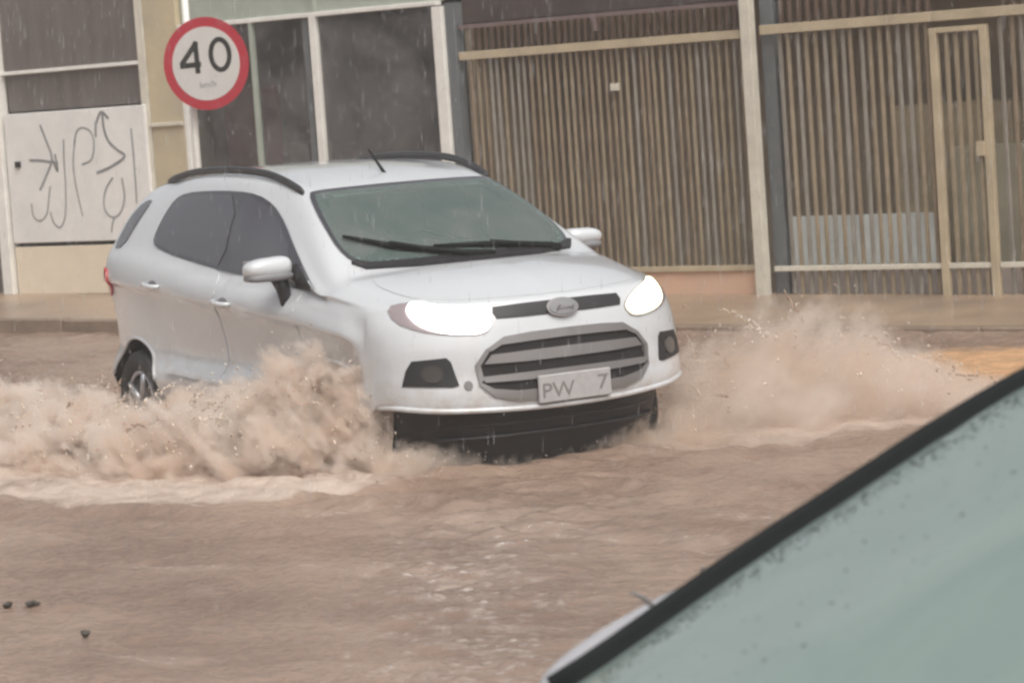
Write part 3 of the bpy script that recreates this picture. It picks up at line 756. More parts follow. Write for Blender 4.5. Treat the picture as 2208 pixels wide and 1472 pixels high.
L(am.outputs['Fac'], mm.inputs[0]); L(cr.outputs[0], mm.inputs[6]); mm.inputs[7].default_value = (.62, .37, .20, 1)
af = N('ShaderNodeAttribute'); af.attribute_name = 'foam'
n2 = N('ShaderNodeTexNoise'); n2.inputs['Scale'].default_value = 14; n2.inputs['Detail'].default_value = 8; n2.inputs['Roughness'].default_value = .7; L(mp.outputs[0], n2.inputs['Vector'])
ad = N('ShaderNodeMath'); ad.operation = 'MULTIPLY_ADD'; L(n2.outputs['Fac'], ad.inputs[0]); ad.inputs[1].default_value = 1.1; ad.inputs[2].default_value = -.45
a2 = N('ShaderNodeMath'); a2.operation = 'ADD'; L(af.outputs['Fac'], a2.inputs[0]); L(ad.outputs[0], a2.inputs[1])
a3 = N('ShaderNodeMath'); a3.operation = 'MULTIPLY'; a3.use_clamp = True; L(a2.outputs[0], a3.inputs[0])
mr = N('ShaderNodeMapRange'); mr.inputs['From Min'].default_value = .02; mr.inputs['From Max'].default_value = .45; L(af.outputs['Fac'], mr.inputs['Value']); L(mr.outputs[0], a3.inputs[1])
fmx = N('ShaderNodeMix'); fmx.data_type = 'RGBA'; L(a3.outputs[0], fmx.inputs[0]); L(mm.outputs[2], fmx.inputs[6]); fmx.inputs[7].default_value = (.54, .44, .37, 1)
L(fmx.outputs[2], b.inputs['Base Color'])
ro = N('ShaderNodeMix'); L(a3.outputs[0], ro.inputs[0]); ro.inputs[2].default_value = .13; ro.inputs[3].default_value = .7; L(ro.outputs[0], b.inputs['Roughness'])
b.inputs['Specular IOR Level'].default_value = .4
n3 = N('ShaderNodeTexNoise'); n3.inputs['Scale'].default_value = 22; n3.inputs['Detail'].default_value = 6; n3.inputs['Roughness'].default_value = .6; L(mp.outputs[0], n3.inputs['Vector'])
bp = N('ShaderNodeBump'); bp.inputs['Strength'].default_value = .75; bp.inputs['Distance'].default_value = .03; L(n3.outputs['Fac'], bp.inputs['Height']); L(bp.outputs[0], b.inputs['Normal'])
me.materials.append(wm)
wo_ = bpy.data.objects.new('flood_water', me); COL.objects.link(wo_); tag(wo_, kind='structure')

M['pave'] = mat('wet_dirty_concrete', (.20, .145, .105), rough=.35, color2=(.40, .29, .20), vscale=1.1, bump=.3, bscale=14)
M['kerb'] = mat('wet_kerb', (.23, .17, .125), rough=.45, var=.25, vscale=5)
PZ = lambda x: .145 + .011 * max(0., -x)
bm = bmesh.new(); xs = np.arange(-40, 41, .5); ys = [5.14, 5.6, 6.2, 6.8, 9.8]
g_ = [[bm.verts.new((x, y, PZ(x) + (y - 5.1) * .012 + (noise.noise((x, y, 0)) * .006))) for y in ys] for x in xs]
for i in range(len(xs) - 1):
    for j in range(len(ys) - 1): bm.faces.new((g_[i][j], g_[i + 1][j], g_[i + 1][j + 1], g_[i][j + 1]))
tag(bm_obj('pavement', bm, M['pave'], None, True), kind='structure')
kerb = empty('kerb'); kerb['kind'] = 'structure'
for i in range(20):
    x0 = -13 + i * 1.0
    bm = bmesh.new(); bmesh.ops.create_cube(bm, size=1)
    for v in bm.verts: v.co = Vector((x0 + .5 + v.co.x * .985, 5.08 + v.co.y * .13, -.04 + (v.co.z + .5) * (PZ(x0 + .5) + .045)))
    bmesh.ops.bevel(bm, geom=bm.edges[:], offset=.012, segments=1, affect='EDGES')
    bm_obj('kerb_stone', bm, M['kerb'], kerb)

# ------------------------------------------------------------------ the building front (faces -y at y = 7.1)
FY = 7.1
M['cream'] = mat('cream_painted_metal', (.62, .58, .49), rough=.45, var=.12, vscale=6)
M['white_m'] = mat('white_painted_frame', (.78, .76, .71), rough=.4, var=.08, vscale=6)
M['tan'] = mat('tan_painted_bar', (.27, .215, .145), rough=.5, var=.3, vscale=3)
M['tanr'] = mat('tan_rail', (.46, .38, .26), rough=.5, var=.15, vscale=4)
M['garage'] = mat('garage_wall', (.30, .23, .17), rough=.8, color2=(.54, .47, .34), vscale=.8)
M['olive'] = mat('olive_panel', (.44, .41, .30), rough=.7, var=.12, vscale=3)
M['soffit'] = mat('brown_soffit', (.060, .043, .038), rough=.8, var=.25, vscale=2)
M['column'] = mat('yellowed_plaster', (.56, .47, .30), rough=.7, color2=(.42, .36, .27), vscale=1.4, bump=.15)
M['board'] = mat('white_board', (.76, .745, .72), rough=.5, var=.07, vscale=2.5)
M['beige'] = mat('beige_board', (.76, .66, .52), rough=.5, var=.06, vscale=2)
M['shutter'] = mat('weathered_brown_sheet', (.105, .085, .078), rough=.6, color2=(.15, .13, .12), vscale=2, stretch=(5, 1, .6))
M['greyglass'] = mat('sash_grey', (.34, .37, .32), rough=.5, var=.1, vscale=4)
M['paintink'] = mat('spray_paint', (.16, .16, .165), rough=.7, color2=(.30, .30, .30), vscale=6)
M['plinth'] = mat('salmon_plinth', (.70, .43, .29), rough=.6, color2=(.60, .42, .31), vscale=2)
M['sheet'] = mat('pale_blue_sheet', (.78, .84, .83), rough=.5, var=.1, vscale=4)
M['greycol'] = mat('grey_steel', (.13, .14, .145), rough=.5, var=.15, vscale=4)
M['inside'] = mat('shop_inside', (.05, .045, .042), rough=.8, color2=(.26, .25, .24), vscale=1.3)
M['shopglass'] = windscreen_mat('shop_glass', (.13, .125, .12), (.8, .8, .78), .55, .12)
glass_mottle(M['shopglass'], (.05, .048, .046), (.30, .29, .285), 1.1)  # pale reflections of the shop glass put into its base colour
glass_mottle(M['fglass'], (.235, .305, .285), (.29, .36, .335), 2.2)

bld = empty('commercial_building', (0, 7.1, 0), 0, 'low brown and cream commercial building along the flooded street', 'building')
def B_(name, lo, hi, m, parent=bld, bevel=.004):     # coordinates given in the world; building root sits at y=7.1
    o = box(name, lo, hi, m, None, bevel)
    o.parent = parent
    off = parent.matrix_world.translation if False else Vector((0, 0, 0))
    q = parent; 
    while q is not None: off += q.location; q = q.parent
    o.location = -off
    return o
B_('back_wall', (-16, 9.6, 0), (-5.0, 9.75, 3.9), M['garage'])
B_('back_wall', (-4.94, 8.5, 0), (5.8, 8.65, 3.9), M['garage'])
B_('roof', (-16.2, 7.3, 3.6), (6.2, 9.9, 3.75), M['soffit'])
B_('end_wall', (-16.0, 7.12, 0), (-15.8, 9.6, 3.6), M['column'])
B_('end_wall', (5.8, 7.12, 0), (6.0, 9.6, 3.6), M['column'])
B_('partition', (-5.02, 7.2, 0), (-4.94, 9.6, 3.55), M['garage'])
B_('partition', (-8.80, 7.34, 0), (-8.72, 9.6, 3.55), M['garage'])
B_('fascia_beam', (-5.0, 7.16, 2.545), (6, 7.5, 3.6), M['soffit'])
# far left bay: brown sheet above, rail, board with graffiti below
B_('sheet_panel', (-10.78, 7.10, 2.475), (-8.86, 7.16, 3.6), M['shutter'])
B_('sheet_panel', (-10.78, 7.12, 2.07), (-8.86, 7.16, 2.435), M['shutter'])
B_('rail', (-10.80, 7.06, 2.437), (-8.84, 7.12, 2.472), M['white_m'])
gb = B_('white_panel', (-10.76, 7.02, .785), (-8.80, 7.10, 2.055), M['board'], bevel=.006)
B_('beige_panel', (-10.76, 7.03, .275), (-8.80, 7.10, .745), M['beige'], bevel=.006)
B_('dark_gap', (-10.76, 7.075, .745), (-8.80, 7.11, .785), M['dark'])
B_('dark_gap', (-10.8, 7.05, .20), (-8.80, 7.12, .275), M['garage'])
B_('side_post', (-10.93, 6.98, .15), (-10.79, 7.12, 3.6), M['white_m'])
B_('side_post', (-8.86, 7.05, .15), (-8.76, 7.16, 3.6), M['cream'])
B_('column', (-8.755, 7.06, .1), (-8.33, 7.34, 3.6), M['column'])
B_('column_ledge', (-8.757, 7.03, 1.84), (-8.328, 7.06, 1.875), M['cream'])
# bay beyond the left post
B_('sheet_panel', (-15.8, 7.14, .15), (-10.95, 7.20, 3.6), M['shutter'])
lock = B_('lock', (-10.63, 6.995, 1.53), (-10.56, 7.02, 1.59), M['dark'])
GRAF = [[[-10.239, 1.931], [-10.18, 1.792], [-10.113, 1.602], [-10.209, 1.438], [-10.319, 1.296]], [[-10.435, 1.594], [-10.252, 1.582], [-10.029, 1.547]], [[-10.113, 1.602], [-10.047, 1.474], [-10.063, 1.642]], [[-10.457, 1.174], [-10.443, 1.047], [-10.356, 0.998], [-10.25, 1.063], [-10.199, 1.229], [-10.168, 1.332]], [[-10.199, 1.082], [-10.16, 0.976], [-10.075, 0.928], [-9.993, 1.035], [-9.953, 1.304], [-9.944, 1.575], [-9.924, 1.781]], [[-9.758, 1.795], [-9.818, 1.549], [-9.804, 1.3], [-9.747, 1.028]], [[-9.789, 1.713], [-9.738, 1.835], [-9.659, 1.877], [-9.545, 1.837], [-9.508, 1.722], [-9.562, 1.57], [-9.702, 1.524]], [[-9.36, 2.022], [-9.357, 1.859], [-9.307, 1.734], [-9.201, 1.648], [-9.107, 1.579], [-9.307, 1.488], [-9.504, 1.438]], [[-9.463, 1.905], [-9.376, 2.013], [-9.282, 1.947]], [[-9.478, 1.782], [-9.463, 1.905]], [[-9.29, 1.385], [-9.39, 1.286], [-9.44, 1.164], [-9.413, 1.05], [-9.312, 1.006], [-9.212, 1.065], [-9.153, 1.196], [-9.168, 1.381]], [[-9.312, 1.006], [-9.35, 0.935], [-9.367, 0.864]], [[-8.989, 1.842], [-8.985, 1.639], [-8.987, 1.375], [-8.995, 1.13]]]
bm = bmesh.new()
for k, s_ in enumerate(GRAF):
    P = crom(np.array(s_), 6); wd = .014 if k in (0, 1, 2, 7, 8, 9) else .0085
    prev = None
    for i, q in enumerate(P):
        tt = P[min(i + 1, len(P) - 1)] - P[max(i - 1, 0)]; l = np.hypot(*tt) + 1e-9; nx, nz = -tt[1] / l * wd, tt[0] / l * wd
        yy = 7.0185 - k * .0002
        r_ = [bm.verts.new((q[0] + nx, yy - 7.1 + .0, q[1] + nz)), bm.verts.new((q[0] - nx, yy - 7.1, q[1] - nz))]
        if prev: bm.faces.new((prev[0], prev[1], r_[1], r_[0]))
        prev = r_
gro = bm_obj('graffiti', bm, M['paintink'], None); gro.parent = gb; gro.location = -gb.location + Vector((0, 0, 0)); gro.location = Vector((0, 7.1, 0)) - Vector((0, 0, 0))
# shopfront
B_('sash_panel', (-8.32, 7.12, 2.76), (-5.20, 7.18, 3.6), M['greyglass'])
B_('frame', (-8.32, 7.06, 2.725), (-5.20, 7.14, 2.765), M['white_m'])
B_('frame', (-8.32, 7.06, .55), (-5.20, 7.14, .62), M['white_m'])
B_('shop_sill_wall', (-8.32, 7.08, .1), (-5.0, 7.3, .55), M['column'])
for x0, x1, mname in ((-8.325, -8.27, 'white_m'), (-7.425, -7.385, 'greyglass'), (-6.685, -6.605, 'white_m')):
    B_('mullion', (x0, 7.06, .62), (x1, 7.13, 2.725), M[mname])
B_('mullion', (-6.675, 7.07, 2.765), (-6.615, 7.12, 3.6), M['greyglass'])
B_('mullion', (-6.80, 7.10, .62), (-6.735, 7.14, 2.725), M['greycol'])
B_('corner_post', (-5.21, 7.0, .1), (-5.10, 7.14, 2.71), M['white_m'])
B_('corner_post', (-5.095, 7.04, .1), (-4.995, 7.16, 2.73), M['greycol'])
for x0, x1 in ((-8.27, -7.425), (-7.385, -6.80), (-6.605, -5.21)):
    B_('window_pane', (x0, 7.105, .62), (x1, 7.111, 2.725), M['shopglass'], bevel=0)
B_('shop_floor', (-8.7, 7.3, .3), (-5.02, 9.6, .36), M['inside'])
B_('shop_back', (-8.7, 9.2, .3), (-5.02, 9.28, 3.5), M['inside'])
M['redrefl'] = mat('dull_red_reflection', (.60, .09, .10), rough=.8, var=.3, vscale=3)
M['pale'] = mat('pale_box', (.75, .70, .68), rough=.6)
tag(box('red_reflection_sheet', (-9.0 + .4, 7.9, 1.35), (-7.9, 7.94, 2.15), M['redrefl']), 'dull red sheet added inside the shop window for a red reflection behind the speed sign', 'red_reflection_sheet')  # red sheet added inside to stand for a reflection in the glass
tag(box('pale_reflection_box', (-7.45, 7.5, .36), (-7.15, 7.8, 1.62), M['pale'], bevel=.03), 'pale upright box added behind the shop glass for pale reflections right of the thin mullion', 'reflection_box')  # pale box added inside in place of pale reflection patches
tag(box('grey_locker', (-6.35, 8.2, .36), (-6.18, 8.6, 2.6), M['greycol'], bevel=.02), 'tall narrow grey locker inside the shop behind the widest window pane', 'locker')
tag(box('standing_lamp_post', (-5.62, 7.7, .36), (-5.54, 7.8, 1.95), M['olive'], bevel=.02), 'thin olive stand inside the shop near the white corner post', 'stand')

# ------------------------------------------------------------------ railing fence: every bar a part
M['tan_b'] = mat('tan_bar_stained', (.225, .17, .115), rough=.55, var=.35, vscale=2.2)
M['tan_c'] = mat('tan_bar_greyed', (.25, .225, .19), rough=.5, var=.25, vscale=2.6)
def make_fence(name, x0, x1, label, z0, z1, top=True, pitch=.082, wd=.033):
    f = empty(name, ((x0 + x1) / 2, FY, 0), 0, label, 'fence')
    cx = (x0 + x1) / 2
    me_b = bpy.data.meshes.new('bar'); bm = bmesh.new(); bmesh.ops.create_cube(bm, size=1)
    for v in bm.verts: v.co = Vector((v.co.x * wd, v.co.y * .022, z0 + (v.co.z + .5) * (z1 - z0)))
    bmesh.ops.bevel(bm, geom=[e for e in bm.edges if abs(e.verts[0].co.z - e.verts[1].co.z) > .5], offset=.004, segments=1, affect='EDGES')
    bm.to_mesh(me_b); bm.free(); me_b.materials.append(M['tan'])
    alts = [me_b, me_b.copy(), me_b.copy()]
    for a_, q_ in zip(alts[1:], ('tan_b', 'tan_c')): a_.materials[0] = M[q_]
    me_t = None
    if top:
        me_t = bpy.data.meshes.new('upper_bar'); bm = bmesh.new(); bmesh.ops.create_cube(bm, size=1)
        for v in bm.verts: v.co = Vector((v.co.x * .03, v.co.y * .02, 2.315 + (v.co.z + .5) * .205))
        bm.to_mesh(me_t); bm.free(); me_t.materials.append(M['tan2'])
    n = int((x1 - x0 - .05) / pitch)
    for k in range(n):
        x = x0 + .05 + (k + .5) * pitch - cx
        o = bpy.data.objects.new('bar', random.choice(alts)); COL.objects.link(o); o.parent = f
        o.location = (x + random.uniform(-.004, .004), random.uniform(-.003, .003), 0); o.rotation_euler = (0, random.uniform(-.004, .004), random.uniform(-.3, .3))
        if top:
            o = bpy.data.objects.new('upper_bar', me_t); COL.objects.link(o); o.parent = f; o.location = (x, .05, 0)
    return f, cx
def rl(par, name, x0, x1, y0, y1, z0, z1, m): 
    o = box(name, (x0 - par.location.x, y0 - FY, z0), (x1 - par.location.x, y1 - FY, z1), m, par, .003); return o
M['tan2'] = mat('brown_upper_bar', (.13, .085, .060), rough=.6, var=.2, vscale=3)
f1, _ = make_fence('bar_fence', -4.97, -2.10, 'tan barred metal fence section behind the car, on the salmon plinth', .42, 2.245, True, .0705, .028)
rl(f1, 'top_rail', -4.98, -2.08, FY - .05, FY - .012, 2.235, 2.305, M['tanr'])
rl(f1, 'bottom_rail', -4.98, -2.08, FY - .045, FY - .012, .385, .43, M['tanr'])
M['pink'] = mat('pinkish_thin_rail', (.17, .12, .115), rough=.5)
rl(f1, 'upper_rail', -4.98, -2.08, FY - .03, FY - .005, 2.50, 2.535, M['pink'])
rl(f1, 'upper_rail_bracket', -3.55, -3.52, FY - .035, FY + .0, 2.39, 2.50, M['pink'])
rl(f1, 'plinth', -4.98, -2.08, FY - .02, FY + .12, .10, .385, M['plinth'])
rl(f1, 'lock_plate', -3.40, -3.33, FY - .06, FY - .015, 1.89, 1.95, M['cream'])
f2, _ = make_fence('bar_fence', -1.86, -.41, 'tan barred metal fence section between the tall post and the narrow gate', .15, 2.255)
rl(f2, 'top_rail', -1.92, -.38, FY - .05, FY - .012, 2.25, 2.325, M['tanr'])
rl(f2, 'bottom_rail', -1.92, -.41, FY - .045, FY - .012, .375, .415, M['cream'])
f3, _ = make_fence('bar_fence', .09, 1.6, 'tan barred metal fence section at the right end beyond the gate', .15, 2.255)
rl(f3, 'top_rail', -.375, 1.62, FY - .05, FY - .012, 2.25, 2.325, M['tanr'])
rl(f3, 'bottom_rail', .09, 1.62, FY - .045, FY - .012, .375, .415, M['cream'])
gt = empty('gate', (-.16, FY, 0), 0, 'narrow barred pedestrian gate with light frame and latch', 'gate')
rl(gt, 'gate_stile', -.405, -.345, FY - .06, FY - .005, .14, 2.20, M['tanr'])
rl(gt, 'gate_stile', .02, .08, FY - .06, FY - .005, .12, 2.20, M['tanr'])
rl(gt, 'gate_head', -.345, .02, FY - .055, FY - .01, 2.16, 2.20, M['tanr'])
rl(gt, 'gate_rail', -.345, .02, FY - .05, FY - .012, .375, .415, M['cream'])
rl(gt, 'gate_foot', -.345, .02, FY - .05, FY - .012, .135, .16, M['cream'])
for k in range(4): rl(gt, 'bar', -.29 + k * .082, -.29 + k * .082 + .034, FY - .035, FY - .013, .16, 2.16, M['tan'])
lt = rl(gt, 'latch_box', -.04, .03, FY - .085, FY - .06, 1.22, 1.33, M['tanr'])
pst = empty('fence_post', (-2.0, FY, 0), 0, 'tall cream square post dividing the barred fence', 'post')
rl(pst, 'shaft', -2.055, -1.965, FY - .12, FY - .03, .10, 3.2, M['cream'])
rl(pst, 'post_shadow_column', -1.96, -1.84, FY + .03, FY + .15, .10, 2.54, M['greycol'])  # grey column added for the strip of shadow beside the post
tag(box('metal_sheet', (-1.83, 7.17, .41), (-.42, 7.19, .80), M['sheet']), 'pale blue metal sheet leaning behind the bars left of the gate', 'sheet')
tag(box('low_wall', (-1.83, 7.165, .12), (1.6, 7.25, .385), mat('pale_dirty_wall', (.50, .45, .42), rough=.6, var=.15, vscale=4)), 'low pale wall behind the foot of the bars and gate', 'wall')
ol_ = empty('cabinet', (-.6, 7.6, 0), 0, 'olive cabinet standing in the yard behind the narrow gate', 'cabinet')
box('carcass', (.0, 0, .15), (.78, .5, 1.28), M['olive'], ol_, .01); box('door_panel', (.02, -.012, .20), (.38, -.001, 1.24), M['olive'], ol_, .004); box('door_panel', (.40, -.012, .20), (.76, -.001, 1.24), M['olive'], ol_, .004)
tag(box('shelf_unit', (-1.25, 7.9, .15), (-.2, 8.3, 1.62), mat('brown_shelf', (.48, .40, .27), rough=.8, var=.3, vscale=3), bevel=.02), 'brown shelf unit deep in the yard behind the bars', 'shelf')

opp = empty('unseen_row_building', (0, -24, 0), 0, 'plain two storey row of buildings added unseen behind the viewer to darken the car side', 'building')  # out of view, added to darken the car side and its reflections
box('wall', (-40, -8, -.1), (45, 0, 7.0), mat('opposite_wall', (.20, .17, .145), rough=.8, color2=(.34, .30, .26), vscale=.3), opp, 0)
box('roof', (-40.4, -8.2, 7.0), (45.4, .5, 7.3), M['soffit'], opp, 0)
for k in range(12): box('window', (-36 + k * 6.6, .002, 3.9), (-33.6 + k * 6.6, .05, 5.5), M['tint'], opp, 0)

# ------------------------------------------------------------------ speed sign
sg = empty('speed_sign', (-6.30, 5.25, 0), R(0), 'round red bordered 40 speed limit sign on a pale pole', 'sign')
M['signred'] = mat('sign_red', (.40, .022, .04), rough=.45)
M['signwhite'] = mat('sign_white', (.56, .545, .52), rough=.45, var=.04, vscale=6)
M['signink'] = mat('sign_black', (.012, .011, .01), rough=.5)
tube('pole', [(-.125, 0, .05), (-.125, 0, 3.4)], .030, M['white_m'], sg, 12)
def disc(name, r, t, m, parent, yoff):
    bm = bmesh.new(); tube_bm(bm, [(0, yoff, 0), (0, yoff - t, 0)], r, 48); return bm_obj(name, bm, m, parent)
pt = disc('sign_plate', .385, .004, M['signred'], sg, 0); pt.location = (.138, -.075, 2.352); pt.rotation_euler = (0, R(-1.5), R(20))
disc('sign_face', .305, .0015, M['signwhite'], pt, -.004)
def face_y(o, loc): o.matrix_local = Matrix.Translation(loc) @ Matrix(((1, 0, 0, 0), (0, 0, -1, 0), (0, 1, 0, 0), (0, 0, 0, 1)))
def strokes(name, lines, wd, m, parent, y):
    bm = bmesh.new()
    for k, s_ in enumerate(lines):
        P = np.array(s_); prev = None
        for i, q in enumerate(P):
            tt = P[min(i + 1, len(P) - 1)] - P[max(i - 1, 0)]; l = np.hypot(*tt) + 1e-9; nx, nz = -tt[1] / l * wd, tt[0] / l * wd
            yy = y - k * .0004
            r_ = [bm.verts.new((q[0] + nx, yy, q[1] + nz)), bm.verts.new((q[0] - nx, yy, q[1] - nz))]
            if prev: bm.faces.new((prev[0], prev[1], r_[1], r_[0]))
            prev = r_
    return bm_obj(name, bm, m, parent)
el = [(.135 + .083 * math.cos(a) * (1), .062 + .125 * math.sin(a)) for a in [2 * math.pi * k / 40 for k in range(41)]]
strokes('numeral', [el], .021, M['signink'], pt, -.0068)
strokes('numeral', [[(-.065, .185), (-.225, .005)], [(-.235, -.002), (-.045, -.002)], [(-.078, .19), (-.078, -.075)]], .022, M['signink'], pt, -.0068)
u_ = text_mesh('unit_lettering', 'km/h', .075, M['mirrorg'], pt, .0004); face_y(u_, (-.0, -.0066, -.175))
for z in (-.12, .12): box('clamp', (-.31, .002, z - .02), (.05, .045, z + .02), M['greycol'], pt, .004)

# ------------------------------------------------------------------ bits floating in the flood
M['leaf'] = mat('sodden_leaf', (.055, .05, .04), rough=.6)
def debris(x, y, s, label):
    bm = bmesh.new()
    n = 9; ring = [bm.verts.new((math.cos(a) * s * (.5 + .9 * random.random()), math.sin(a) * s * .8 * (.5 + .9 * random.random()), .006 + .012 * random.random())) for a in [2 * math.pi * k / n for k in range(n)]]
    c = bm.verts.new((s * .3, 0, .022)); lo = bm.verts.new((0, 0, -.02))
    for k in range(n): bm.faces.new((ring[k], ring[(k + 1) % n], c)); bm.faces.new((ring[(k + 1) % n], ring[k], lo))
    o = bm_obj('floating_debris', bm, M['leaf']); o.location = (x, y, WZ + .01); tag(o, label, 'debris', 'debris floating on the flood water'); return o
debris(1.93, -4.55, .030, 'dark sodden clump floating at the left edge of the flood')
debris(2.02, -4.50, .032, 'dark upright scrap floating just right of the leftmost clump')
debris(2.69, -4.86, .02, 'small reddish dark scrap floating alone near the bottom left')
#@@SPRAY
# ------------------------------------------------------------------ spray thrown up by the wheels
def spray(name, start, end, Wk, Hk, dens, col, label, seed, nscale=3.2, soft=1.0, amp=1.0):
    """a long low cloud of muddy spray: the mesh is its outer hull, the volume thins out towards it"""
    s, e = Vector(start), Vector(end); Ln = (e - s).length; ang = math.atan2(e.y - s.y, e.x - s.x)
    xs = [k[0] for k in Wk]
    Wf = lambda x: float(np.interp(x, [k[0] for k in Wk], [k[1] for k in Wk])); Hf = lambda x: float(np.interp(x, [k[0] for k in Hk], [k[1] for k in Hk]))
    nu_, na = 56, 22
    V, F = [], []
    for i in range(nu_ + 1):
        x = Ln * i / nu_
        for j in range(na + 1):
            a = math.pi * j / na
            q = 1.12 + .22 * noise.fractal((x * 2.2, math.cos(a) * 1.3 + seed, math.sin(a) * 1.3), 1, 2, 4)
            V.append((x, Wf(x) * q * math.cos(a), max(0, Hf(x) * q * math.sin(a)) - (.02 if j in (0, na) else 0)))
    for i in range(nu_):
        for j in range(na):
            p0 = i * (na + 1) + j; F.append((p0, p0 + 1, p0 + na + 2, p0 + na + 1))
        p0 = i * (na + 1); F.append((p0 + na, p0, p0 + na + 1, p0 + 2 * na + 1))
    F.append(list(range(na + 1))); F.append(list(range(nu_ * (na + 1), (nu_ + 1) * (na + 1)))[::-1])
    m = bpy.data.materials.new(name + '_mist'); m.use_nodes = True; t = m.node_tree; t.nodes.clear(); N = t.nodes.new; L = t.links.new
    m.cycles.volume_step_rate = .35
    def M_(op, a, b=None, c=None, clamp=False):
        n = N('ShaderNodeMath'); n.operation = op; n.use_clamp = clamp
        for k, v in enumerate((a, b, c)):
            if v is None: continue
            if isinstance(v, (int, float)): n.inputs[k].default_value = v
            else: L(v, n.inputs[k])
        return n.outputs[0]
    out = N('ShaderNodeOutputMaterial'); pv = N('ShaderNodeVolumePrincipled'); L(pv.outputs[0], out.inputs['Volume'])
    nc = N('ShaderNodeTexNoise'); nc.inputs['Scale'].default_value = 3.4; nc.inputs['Detail'].default_value = 5; tcc = N('ShaderNodeTexCoord'); L(tcc.outputs['Object'], nc.inputs['Vector'])
    ncr = N('ShaderNodeValToRGB'); ncr.color_ramp.elements[0].position = .38; ncr.color_ramp.elements[1].position = .60
    ncr.color_ramp.elements[0].color = (col[0] - .06, col[1] - .10, col[2] - .13, 1); ncr.color_ramp.elements[1].color = (*col, 1); L(nc.outputs['Fac'], ncr.inputs[0]); L(ncr.outputs[0], pv.inputs['Color'])
    pv.inputs['Anisotropy'].default_value = .1
    tc = N('ShaderNodeTexCoord'); sx = N('ShaderNodeSeparateXYZ'); L(tc.outputs['Object'], sx.inputs[0])
    X, Y, Z = sx.outputs
    xn = M_('DIVIDE', X, Ln)
    def curve(keys, mx):
        r = N('ShaderNodeValToRGB'); r.color_ramp.interpolation = 'EASE'; els = r.color_ramp.elements
        ks = keys[:]
        els[0].position = ks[0][0] / Ln; els[0].color = (ks[0][1] / mx,) * 3 + (1,)
        els[1].position = min(1, ks[-1][0] / Ln); els[1].color = (ks[-1][1] / mx,) * 3 + (1,)
        for k in ks[1:-1]:
            q = els.new(k[0] / Ln); q.color = (k[1] / mx,) * 3 + (1,)
        L(xn, r.inputs[0]); return M_('MULTIPLY', r.outputs['Color'], mx)
    Wc = curve(Wk, 1.2); Hc = curve(Hk, 1.2)
    ry = M_('POWER', M_('ABSOLUTE', M_('DIVIDE', Y, M_('MAXIMUM', Wc, .02))), 2.0); rz = M_('POWER', M_('DIVIDE', M_('MAXIMUM', Z, 0.), M_('MAXIMUM', Hc, .02)), 2.0)
    r = M_('SQRT', M_('ADD', ry, rz))
    m0 = N('ShaderNodeMapping'); m0.inputs['Rotation'].default_value = (0, R(38), 0); L(tc.outputs['Object'], m0.inputs[0])
    mp = N('ShaderNodeMapping'); mp.inputs['Location'].default_value = (seed, seed * 2.3, 0); mp.inputs['Scale'].default_value = (.85, 1.1, 1.2); L(m0.outputs[0], mp.inputs[0])
    n1 = N('ShaderNodeTexNoise'); n1.inputs['Scale'].default_value = nscale; n1.inputs['Detail'].default_value = 5; n1.inputs['Roughness'].default_value = .62; n1.inputs['Distortion'].default_value = .6; L(mp.outputs[0], n1.inputs['Vector'])
    n2 = N('ShaderNodeTexNoise'); n2.inputs['Scale'].default_value = nscale * 4.2; n2.inputs['Detail'].default_value = 3; n2.inputs['Roughness'].default_value = .6; L(mp.outputs[0], n2.inputs['Vector'])
    nn = M_('ADD', M_('MULTIPLY', M_('SUBTRACT', n1.outputs['Fac'], .5), 2.1 * amp), M_('MULTIPLY', M_('SUBTRACT', n2.outputs['Fac'], .5), 1.0 * amp))
    q = M_('ADD', M_('SUBTRACT', .93, r), nn)
    d0 = N('ShaderNodeMapRange'); d0.interpolation_type = 'SMOOTHERSTEP'; d0.inputs['From Min'].default_value = -.05; d0.inputs['From Max'].default_value = .42 * soft; L(q, d0.inputs['Value'])
    # thin out before the hull is reached
    e1 = N('ShaderNodeMapRange'); e1.inputs['From Min'].default_value = 1.15; e1.inputs['From Max'].default_value = .95; L(r, e1.inputs['Value'])
    ends = M_('MULTIPLY', M_('MINIMUM', M_('DIVIDE', X, .12), 1, clamp=True), M_('DIVIDE', M_('SUBTRACT', Ln, X), .5, clamp=True))
    dd = M_('MULTIPLY', M_('MULTIPLY', M_('MULTIPLY', d0.outputs[0], e1.outputs[0]), ends), dens)
    L(dd, pv.inputs['Density'])
    o = mesh_obj(name, V, F, m); o.location = (s.x, s.y, WZ - .01); o.rotation_euler = (0, 0, ang)
    tag(o, label, 'spray', kind='stuff'); o.visible_shadow = True
    return o, ang, Ln, Wf, Hf
M['drop'] = mat('muddy_droplet', (.78, .68, .58), rough=.4)
